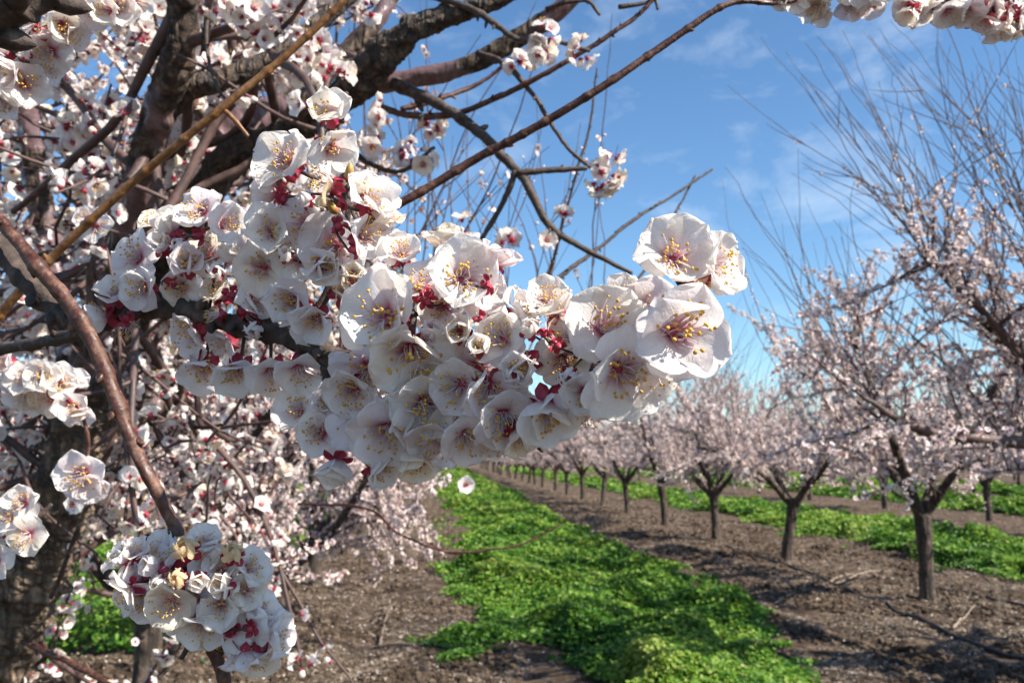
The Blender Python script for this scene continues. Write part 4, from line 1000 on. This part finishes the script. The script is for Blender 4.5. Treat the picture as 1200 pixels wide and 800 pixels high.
def gh(x, y):
    return .06*(vnoise(x, y, .5, 1)-.5)+.055*(vnoise(x, y, 2.1, 2)-.5)+.04*(vnoise(x, y, 6.3, 3)-.5)-.06*(np.exp(-((x+.62)/.16)**2)+np.exp(-((x-3.55)/.16)**2)+np.exp(-((x-6.3)/.16)**2))

def soil_mat():
    m, N, L = nt('soil')
    out = N.new('ShaderNodeOutputMaterial'); p = N.new('ShaderNodeBsdfPrincipled'); p.inputs['Roughness'].default_value = 1; p.inputs['Specular IOR Level'].default_value = .1
    tc = N.new('ShaderNodeTexCoord')
    def noise(s, d, rough=.6, out_='Fac'):
        n = N.new('ShaderNodeTexNoise'); n.inputs['Scale'].default_value = s; n.inputs['Detail'].default_value = d; n.inputs['Roughness'].default_value = rough
        L.new(tc.outputs['Object'], n.inputs['Vector']); return n
    a = noise(.9, 5); b = noise(7, 8, .7); c = noise(45, 6, .7)
    r1 = ramp(N, [(.3, (.040, .028, .021)), (.5, (.128, .095, .072)), (.7, (.31, .245, .185))]); L.new(b.outputs[0], r1.inputs[0])
    r2 = ramp(N, [(.3, (.6, .58, .56)), (.7, (1.25, 1.2, 1.15))]); L.new(a.outputs[0], r2.inputs[0])
    r3 = ramp(N, [(.32, (.35, .33, .32)), (.55, (1, 1, 1)), (.72, (1.7, 1.6, 1.45))]); L.new(c.outputs[0], r3.inputs[0])
    m1 = N.new('ShaderNodeMix'); m1.data_type = 'RGBA'; m1.blend_type = 'MULTIPLY'; m1.inputs[0].default_value = 1; L.new(r1.outputs[0], m1.inputs[6]); L.new(r2.outputs[0], m1.inputs[7])
    m2 = N.new('ShaderNodeMix'); m2.data_type = 'RGBA'; m2.blend_type = 'MULTIPLY'; m2.inputs[0].default_value = .85; L.new(m1.outputs[2], m2.inputs[6]); L.new(r3.outputs[0], m2.inputs[7])
    L.new(m2.outputs[2], p.inputs['Base Color'])
    ad = N.new('ShaderNodeMath'); ad.operation = 'MULTIPLY_ADD'; ad.inputs[1].default_value = 3.0; L.new(b.outputs[0], ad.inputs[0]); L.new(c.outputs[0], ad.inputs[2])
    bu = N.new('ShaderNodeBump'); bu.inputs['Distance'].default_value = .03; bu.inputs['Strength'].default_value = 1; L.new(ad.outputs[0], bu.inputs['Height']); L.new(bu.outputs[0], p.inputs['Normal'])
    L.new(p.outputs[0], out.inputs[0]); return m
M['soil'] = soil_mat()
def graded(a, b, n, p):
    t = np.linspace(-1, 1, n); return np.sign(t)*np.abs(t)**p*(b-a)/2+(a+b)/2
gx = graded(-600, 600, 460, 4.5)+1.5; tyy = np.linspace(0, 1, 620); gy = -30+tyy*33.5; gy = np.concatenate([np.linspace(-40, 3, 12)[:-1], 3+ (np.exp(np.linspace(0, 5.6, 520))-1)*2.6])
X_, Y_ = np.meshgrid(gx, gy, indexing='ij'); Z_ = gh(X_, Y_)
V = np.stack([X_, Y_, Z_], -1).reshape(-1, 3); ny = len(gy)
i = np.arange(len(gx)-1)[:, None]*ny; j = np.arange(ny-1)[None]
me = mesh('soil', V, [np.stack([i+j, i+ny+j, i+ny+j+1, i+j+1], -1).reshape(-1, 4)], [M['soil']])
tag(link('ground', me), kind='structure')

# ------------------------------------------------------------------ green strips
def leaf_mat(name, stops, trans=.3):
    m, N, L = nt(name)
    out = N.new('ShaderNodeOutputMaterial'); p = N.new('ShaderNodeBsdfPrincipled'); p.inputs['Roughness'].default_value = .5; p.inputs['Specular IOR Level'].default_value = .3
    t = N.new('ShaderNodeBsdfTranslucent'); s = N.new('ShaderNodeMixShader'); s.inputs[0].default_value = trans
    a = N.new('ShaderNodeAttribute'); a.attribute_name = 'pc'; sp = N.new('ShaderNodeSeparateXYZ'); L.new(a.outputs['Vector'], sp.inputs[0])
    r = ramp(N, stops); L.new(sp.outputs['Z'], r.inputs[0])
    L.new(r.outputs[0], p.inputs['Base Color']); L.new(r.outputs[0], t.inputs['Color']); L.new(p.outputs[0], s.inputs[1]); L.new(t.outputs[0], s.inputs[2]); L.new(s.outputs[0], out.inputs[0])
    return m
M['leaf'] = leaf_mat('herb_leaf', [(0, (.010, .040, .010)), (.33, (.038, .125, .017)), (.58, (.105, .230, .024)), (.92, (.25, .37, .05)), (1, (.34, .33, .12))], .35)
M['dry'] = leaf_mat('dry_litter', [(0, (.05, .033, .025)), (.4, (.19, .145, .105)), (.75, (.33, .255, .185)), (1, (.46, .39, .31))], .05)

def leaves(n_ref, x0, x1, ymin, ymax, seed, edge=.35, hmax=.20, thresh=.0, size=1.0, flare=0.0):
    """leafy ground cover; denser and finer toward the viewer, so that it costs the same everywhere in view"""
    r = np.random.default_rng(seed)
    inv = r.uniform(1/ymax, 1/ymin, n_ref); y = 1/inv
    x = r.uniform(x0-edge, x1+edge, n_ref)
    e = edge*2*(vnoise(x, y, 1.1, seed)-.5)+edge*.9*(vnoise(x, y, 3.7, seed+4)-.5)
    ins = np.minimum(x-x0-e+flare*np.clip((y-6.5)/5, 0, 1), x1-e*.8-x)
    patch = vnoise(x, y, .8, seed+9)*.6+vnoise(x, y, 2.4, seed+8)*.4
    keep = (ins > 0) & ((patch > thresh) | (ins > .6)) & (r.uniform(0, 1, n_ref) < np.clip(ins/.35, .12, 1))
    x, y, ins, patch = x[keep], y[keep], ins[keep], patch[keep]; n = len(x)
    hh = hmax*(.12+1.15*vnoise(x, y, 1.5, seed+5)**1.6+.55*vnoise(x, y, 4.2, seed+6)**1.5)*np.clip(ins/.5, .25, 1)
    z = gh(x, y)+hh*r.uniform(.05, 1, n)**.55
    sz = (.0115+.0011*y)*size*r.uniform(.65, 1.35, n)
    nr = r.normal(size=(n, 3))*.55+np.array([0.12, -.15, 1]); nr /= np.linalg.norm(nr, axis=1)[:, None]
    t = np.cross(nr, r.normal(size=(n, 3))); t /= np.linalg.norm(t, axis=1)[:, None]; s = np.cross(nr, t)
    c = np.stack([x, y, z], 1)
    shp = [(-1, 0, .0), (-.35, .72, .25), (.55, .62, .25), (1, 0, -.1), (.55, -.62, .25), (-.35, -.72, .25)]
    V = np.stack([c+sz[:, None]*(a*t+b*s+d*nr) for a, b, d in shp], 1).reshape(-1, 3)
    k = np.arange(n)[:, None]*6
    Fq = np.concatenate([k+np.array([0, 3, 2, 1]), k+np.array([0, 5, 4, 3])])
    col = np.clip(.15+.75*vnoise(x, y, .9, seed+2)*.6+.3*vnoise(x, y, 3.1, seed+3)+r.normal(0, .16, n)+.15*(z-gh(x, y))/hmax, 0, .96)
    col = np.where(r.uniform(0, 1, n) < .004, 1, col)
    pc = np.zeros((n*6, 3)); pc[:, 2] = np.repeat(col, 6)
    return V, Fq, pc
def strip(name, label, *a, **k):
    V, Fq, pc = leaves(*a, **k)
    me = mesh(name, V, [Fq], [M['leaf']], pc)
    tag(link(name, me), label, 'ground cover', None, 'stuff')
strip('ground_cover', 'lush green clover and weeds growing in a broad strip down the middle aisle', 330000, .62, 2.95, 4.6, 95, 5, hmax=.24, edge=.6, flare=.4)
strip('ground_cover', 'green strip of weeds beyond the row of trees on the right', 200000, 7.1, 9.9, 6, 95, 6, hmax=.24, size=1.1, thresh=.42, edge=.6)
strip('ground_cover', 'narrow far green strip between the more distant tree rows', 50000, 14.6, 17.2, 14, 90, 7, hmax=.25, size=1.6)
strip('ground_cover', 'thin farthest green strip beneath distant blossoms', 40000, 21.4, 25.2, 20, 90, 8, hmax=.25, size=2)
strip('ground_cover', 'patchy green weeds behind the close trunk', 140000, -6.4, -2.1, 3.0, 70, 9, hmax=.2, size=1.1, thresh=.35)
strip('ground_cover', 'sparse green tufts at the foot of the close trunk', 4000, -2.3, -1.7, 3.4, 8, 10, hmax=.10, thresh=.5)
strip('ground_cover', 'few low weeds creeping from the green strip onto the bare path', 9000, -.3, .6, 4.6, 20, 12, hmax=.10, thresh=.72, edge=.5)

# ------------------------------------------------------------------ dry litter: leaf scraps, clods, straw
def litter(n_, x0, x1, ymin, ymax, seed):
    r = np.random.default_rng(seed)
    y = 1/r.uniform(1/ymax, 1/ymin, n_); x = r.uniform(x0, x1, n_)
    k_ = vnoise(x, y, 1.3, seed)*.6+vnoise(x, y, 4.5, seed+1)*.5 > .45
    x, y = x[k_], y[k_]; n = len(x)
    z = gh(x, y)+r.uniform(.001, .012, n)
    long_ = r.uniform(0, 1, n) < .45
    l = np.where(long_, r.uniform(.02, .09, n), r.uniform(.010, .028, n))*(1+y*.03)
    w = np.where(long_, r.uniform(.002, .005, n)*(1+y*.08), l*r.uniform(.4, .9, n))
    a = r.uniform(0, 2*PI, n); nr = r.normal(size=(n, 3))*.35; nr[:, 2] = 1; nr /= np.linalg.norm(nr, axis=1)[:, None]
    t = np.stack([np.cos(a), np.sin(a), np.zeros(n)], 1); t -= nr*(t*nr).sum(1)[:, None]; s = np.cross(nr, t)
    c = np.stack([x, y, z], 1)
    shp = [(-1, -.5, 0), (1, -.8, .12), (.9, .9, -.05), (-.8, .7, .2)]
    V = np.stack([c+l[:, None]*a_*t*.5+w[:, None]*b_*s*.5+np.minimum(w, l)[:, None]*d_*nr for a_, b_, d_ in shp], 1).reshape(-1, 3)
    pc = np.zeros((n*4, 3)); pc[:, 2] = np.repeat(np.clip(r.normal(.45, .25, n), 0, 1), 4)
    return V, np.arange(n)[:, None]*4+np.array([0, 1, 2, 3]), pc
for lab, a in (('dry leaf scraps and straw strewn over the bare path left of the grass', (110000, -2.6, .7, 4.2, 60, 31)), ('dry leaf scraps and straw strewn on bare soil under the trees on the right', (160000, 2.4, 7.2, 4.6, 60, 32)),
               ('scattered dry scraps on the farthest bare soil strips', (30000, 10.5, 15, 8, 70, 33)), ('dry scraps among weeds behind the close trunk', (20000, -7, -2.4, 4.2, 40, 34))):
    V, Fq, pc = litter(*a)
    tag(link('leaf_litter', mesh('leaf_litter', V, [Fq], [M['dry']], pc, smooth=False)), lab, 'leaf litter', None, 'stuff')
r = np.random.default_rng(66); n_ = 5000
yy = 1/r.uniform(1/40, 1/4.2, n_); xx = np.where(r.random(n_) < .6, r.normal(-1.3, 1.1, n_), r.normal(5, 1.3, n_)); Vp = []; cc = np.stack([xx, yy, gh(xx, yy)+.012], 1)
nr = r.normal(size=(n_, 3))*.4+np.array([0, 0, 1]); nr /= np.linalg.norm(nr, axis=1)[:, None]; t_ = np.cross(nr, r.normal(size=(n_, 3))); t_ /= np.linalg.norm(t_, axis=1)[:, None]; s_ = np.cross(nr, t_)
V = np.stack([cc+.0075*(1+.02*yy[:, None])*(a*t_+b*s_+d*nr) for a, b, d in ((-1, 0, .2), (0, .9, .1), (1, 0, .3), (0, -.9, 0))], 1).reshape(-1, 3); pc = np.zeros((n_*4, 3)); pc[:, 0] = .8; pc[:, 2] = .5
tag(link('fallen_petals', mesh('fallen_petals', V, [np.arange(n_)[:, None]*4+np.arange(4)], [M['petal_far']], pc, smooth=False)), 'tiny white petals fallen on the bare soil beneath the rows', 'fallen petals', None, 'stuff')
# clods of earth
def clods(n_, x0, x1, ymin, ymax, seed):
    r = np.random.default_rng(seed); g = Geo()
    bv, bf = blob(np.zeros(3), 1.0); bf = bf[0]
    y = 1/r.uniform(1/ymax, 1/ymin, n_); x = r.uniform(x0, x1, n_)
    k_ = vnoise(x, y, 1.7, seed) > .42; x, y = x[k_], y[k_]; n = len(x)
    s = r.uniform(.006, .034, n)*(1+.02*y)
    V = bv[None]*s[:, None, None]*r.uniform(.6, 1.3, (n, 14, 1))*np.array([1, 1, .7])+np.stack([x, y, gh(x, y)+s*.3], 1)[:, None]
    return V.reshape(-1, 3), (bf[None]+np.arange(n)[:, None, None]*14).reshape(-1, 3)
V1, F1 = clods(9000, -2.6, .6, 4.2, 25, 41); V2, F2 = clods(14000, 2.5, 7, 4.6, 30, 42)
tag(link('soil_clods', mesh('soil_clods', np.vstack([V1, V2]), [np.vstack([F1, F2+len(V1)])], [M['soil']], smooth=False)), 'small crumbly clods of dry earth covering the bare soil', 'soil clods', None, 'stuff')

# ------------------------------------------------------------------ things lying on the soil
def gpt(px, py):            # photo pixel on the ground
    d = at(px, py, 1)-CAM; t = -CAM[2]/d[2]; p = CAM+d*t
    return np.array([p[0], p[1], float(gh(p[0], p[1]))])
def ground_line(name, pix, rad, mat, label, cat, lift=.012, wig=.01, seed=1, sides=8, group=None):
    P = np.array([gpt(*p) for p in pix]); L = np.linalg.norm(np.diff(P, axis=0), axis=1).sum(); n = max(20, int(L/.05))
    Q = catmull(P, n); r = np.random.default_rng(seed)
    Q[:, :2] += np.cumsum(r.normal(size=(n, 2)), 0)*wig*.3
    Q[:, 2] = gh(Q[:, 0], Q[:, 1])+lift
    k = np.ones(5)/5; z = np.convolve(np.pad(Q[:, 2], 2, 'edge'), k, 'valid'); Q[:, 2] = z
    R = np.interp(np.linspace(0, 1, n), np.linspace(0, 1, len(rad)), rad)
    V, Fs, pc = tube(Q, R, sides, knob=.03, seed=seed); g = Geo(); g.add(V, Fs, pc)
    o = g.build(name, [mat], None, Q[0]); tag(o, label, cat, group); return o, Q
M['hose'] = plain('hose', (.012, .012, .013), .55, (.03, .028, .026), 40)
M['dead'] = bark('dead_wood', (.12, .085, .06), (.25, .19, .14), (.42, .35, .28), 60, (.7, .9), .001, 60, .4)
ground_line('irrigation_hose', [(850, 640), (935, 668), (985, 690), (1026, 705), (1060, 722), (1110, 742), (1160, 762), (1215, 778), (1290, 800)], [.016], M['hose'], 'thin black hose snaking over bare soil in front of the forked tree', 'hose', .02, .01, 3)
ground_line('irrigation_hose', [(1085, 690), (1130, 697), (1170, 706), (1240, 722)], [.014], M['hose'], 'short stretch of black hose on the soil at the right edge', 'hose', .02, .01, 4)
tw_spec = [([(980, 686), (1005, 674), (1030, 668)], 'pale pruned stick lying left of the forked tree, lower of the pile', 5), ([(965, 690), (990, 676), (1022, 672), (1036, 678)], 'pale curved pruned stick in the pile left of the forked tree', 6),
           ([(905, 702), (930, 696), (960, 694)], 'pinkish pruned stick near the edge of the central grass strip', 7), ([(1118, 740), (1135, 728), (1150, 714)], 'straight pale stick lying across the hose at the right', 8),
           ([(445, 755), (452, 735), (462, 716)], 'short grey stick lying on the path left of the grass', 9), ([(505, 668), (520, 674), (528, 676)], 'pale chip of wood on the path beside the grass', 10),
           ([(1040, 700), (1075, 712), (1110, 716)], 'thin dark stick on the soil before the forked trunk', 11)]
for pix, lab, sd in tw_spec:
    o, Q = ground_line('fallen_stick', pix, [.012, .009, .005], M['dead'], lab, 'stick', .015, .015, sd)
# dry weed stalks
def weed(px, py, h, n, seed, label):
    r = np.random.default_rng(seed); p0 = gpt(px, py); g = Geo()
    for k in range(n):
        b = p0+np.array([*r.normal(0, .07, 2), 0]); b[2] = gh(b[0], b[1])-.01
        P = catmull(walk(r, b, np.array([0, 0, 1.])+r.normal(size=3)*.22, h*r.uniform(.5, 1.1), 5, .12, 0), 9)
        V, Fs, pc = tube(P, np.linspace(.0032, .0012, 9), 4, cap=False, seed=k); g.add(V, Fs, pc)
        for j in range(3):
            P2 = walk(r, P[r.integers(3, 9)], r.normal(size=3)*.6+np.array([0, 0, .8]), h*.2, 3, .1, 0); V, Fs, pc = tube(P2, np.linspace(.0018, .0009, 4), 3, cap=False); g.add(V, Fs, pc)
    o = g.build('dry_weed', [M['dead']], None, p0); tag(o, label, 'dry weed')
weed(482, 660, .55, 34, 1, 'straw-coloured dry bush on the path left of the grass')
weed(474, 612, .5, 30, 2, 'smaller straw-coloured dry weed further up the path')
weed(1012, 655, .6, 6, 3, 'tall thin dry stalks between the second and third trunks right of the grass')
weed(1132, 722, .55, 5, 4, 'thin dry stalks standing beside the hose near the right edge')
weed(1172, 726, .5, 8, 5, 'cluster of dry stalks at the right edge')
weed(1080, 655, .5, 5, 6, 'few dry stalks directly beside the thick forked trunk')
weed(850, 640, .35, 12, 7, 'low dry weed beside the third whole trunk')

# ------------------------------------------------------------------ light, sky, exposure
SUN_AZ, SUN_EL = math.radians(121), math.radians(40)       # azimuth from +Y toward +X
sd = np.array([math.sin(SUN_AZ)*math.cos(SUN_EL), math.cos(SUN_AZ)*math.cos(SUN_EL), math.sin(SUN_EL)])
ld = D.lights.new('sun', 'SUN'); ld.energy = 5.0; ld.angle = math.radians(.53); ld.color = (1, .93, .82)
lo = D.objects.new('sun', ld); COL.objects.link(lo); lo.rotation_euler = Vector(sd).to_track_quat('Z', 'Y').to_euler()
w = D.worlds.new('World'); SC.world = w; w.use_nodes = True
N = w.node_tree.nodes; L = w.node_tree.links; N.clear()
out = N.new('ShaderNodeOutputWorld'); bg = N.new('ShaderNodeBackground'); bg.inputs['Strength'].default_value = .083
sky = N.new('ShaderNodeTexSky'); sky.sky_type = 'NISHITA'; sky.sun_disc = False; sky.sun_elevation = SUN_EL; sky.sun_rotation = SUN_AZ; sky.air_density = 1.0; sky.dust_density = .3; sky.ozone_density = 1.3
tc = N.new('ShaderNodeTexCoord')
mp = N.new('ShaderNodeMapping'); mp.inputs['Scale'].default_value = (1.0, 1.0, 2.0); mp.inputs['Rotation'].default_value = (0, .3, .4); L.new(tc.outputs['Generated'], mp.inputs[0])
n1 = N.new('ShaderNodeTexNoise'); n1.inputs['Scale'].default_value = 7; n1.inputs['Detail'].default_value = 8; n1.inputs['Roughness'].default_value = .6; n1.inputs['Distortion'].default_value = .3; L.new(mp.outputs[0], n1.inputs['Vector'])
n2 = N.new('ShaderNodeTexNoise'); n2.inputs['Scale'].default_value = 2.2; n2.inputs['Detail'].default_value = 3; L.new(tc.outputs['Generated'], n2.inputs['Vector'])
ml = N.new('ShaderNodeMath'); ml.operation = 'MULTIPLY'; L.new(n1.outputs[0], ml.inputs[0]); L.new(n2.outputs[0], ml.inputs[1])
cr = N.new('ShaderNodeMapRange'); cr.inputs[1].default_value = .27; cr.inputs[2].default_value = .42; cr.inputs[4].default_value = .42; L.new(ml.outputs[0], cr.inputs[0])
hs = N.new('ShaderNodeHueSaturation'); hs.inputs['Saturation'].default_value = 1.08; hs.inputs['Value'].default_value = 1.0; L.new(sky.outputs[0], hs.inputs['Color'])
mx = N.new('ShaderNodeMix'); mx.data_type = 'RGBA'; L.new(cr.outputs[0], mx.inputs[0]); tn = N.new('ShaderNodeMix'); tn.data_type = 'RGBA'; tn.blend_type = 'MULTIPLY'; tn.inputs[0].default_value = 1; tn.inputs[7].default_value = (.77, .955, 1.07, 1); L.new(hs.outputs[0], tn.inputs[6]); L.new(tn.outputs[2], mx.inputs[6]); mx.inputs[7].default_value = (5.9, 6.6, 7.4, 1)
L.new(mx.outputs[2], bg.inputs[0]); L.new(bg.outputs[0], out.inputs[0])
SC.view_settings.view_transform = 'Standard'; SC.view_settings.look = 'None'; SC.view_settings.gamma = 1; SC.view_settings.exposure = 1.1
SC.cycles.use_denoising = True
SC.cycles.max_bounces = 8; SC.cycles.transmission_bounces = 4; SC.cycles.diffuse_bounces = 4; SC.cycles.transparent_max_bounces = 4
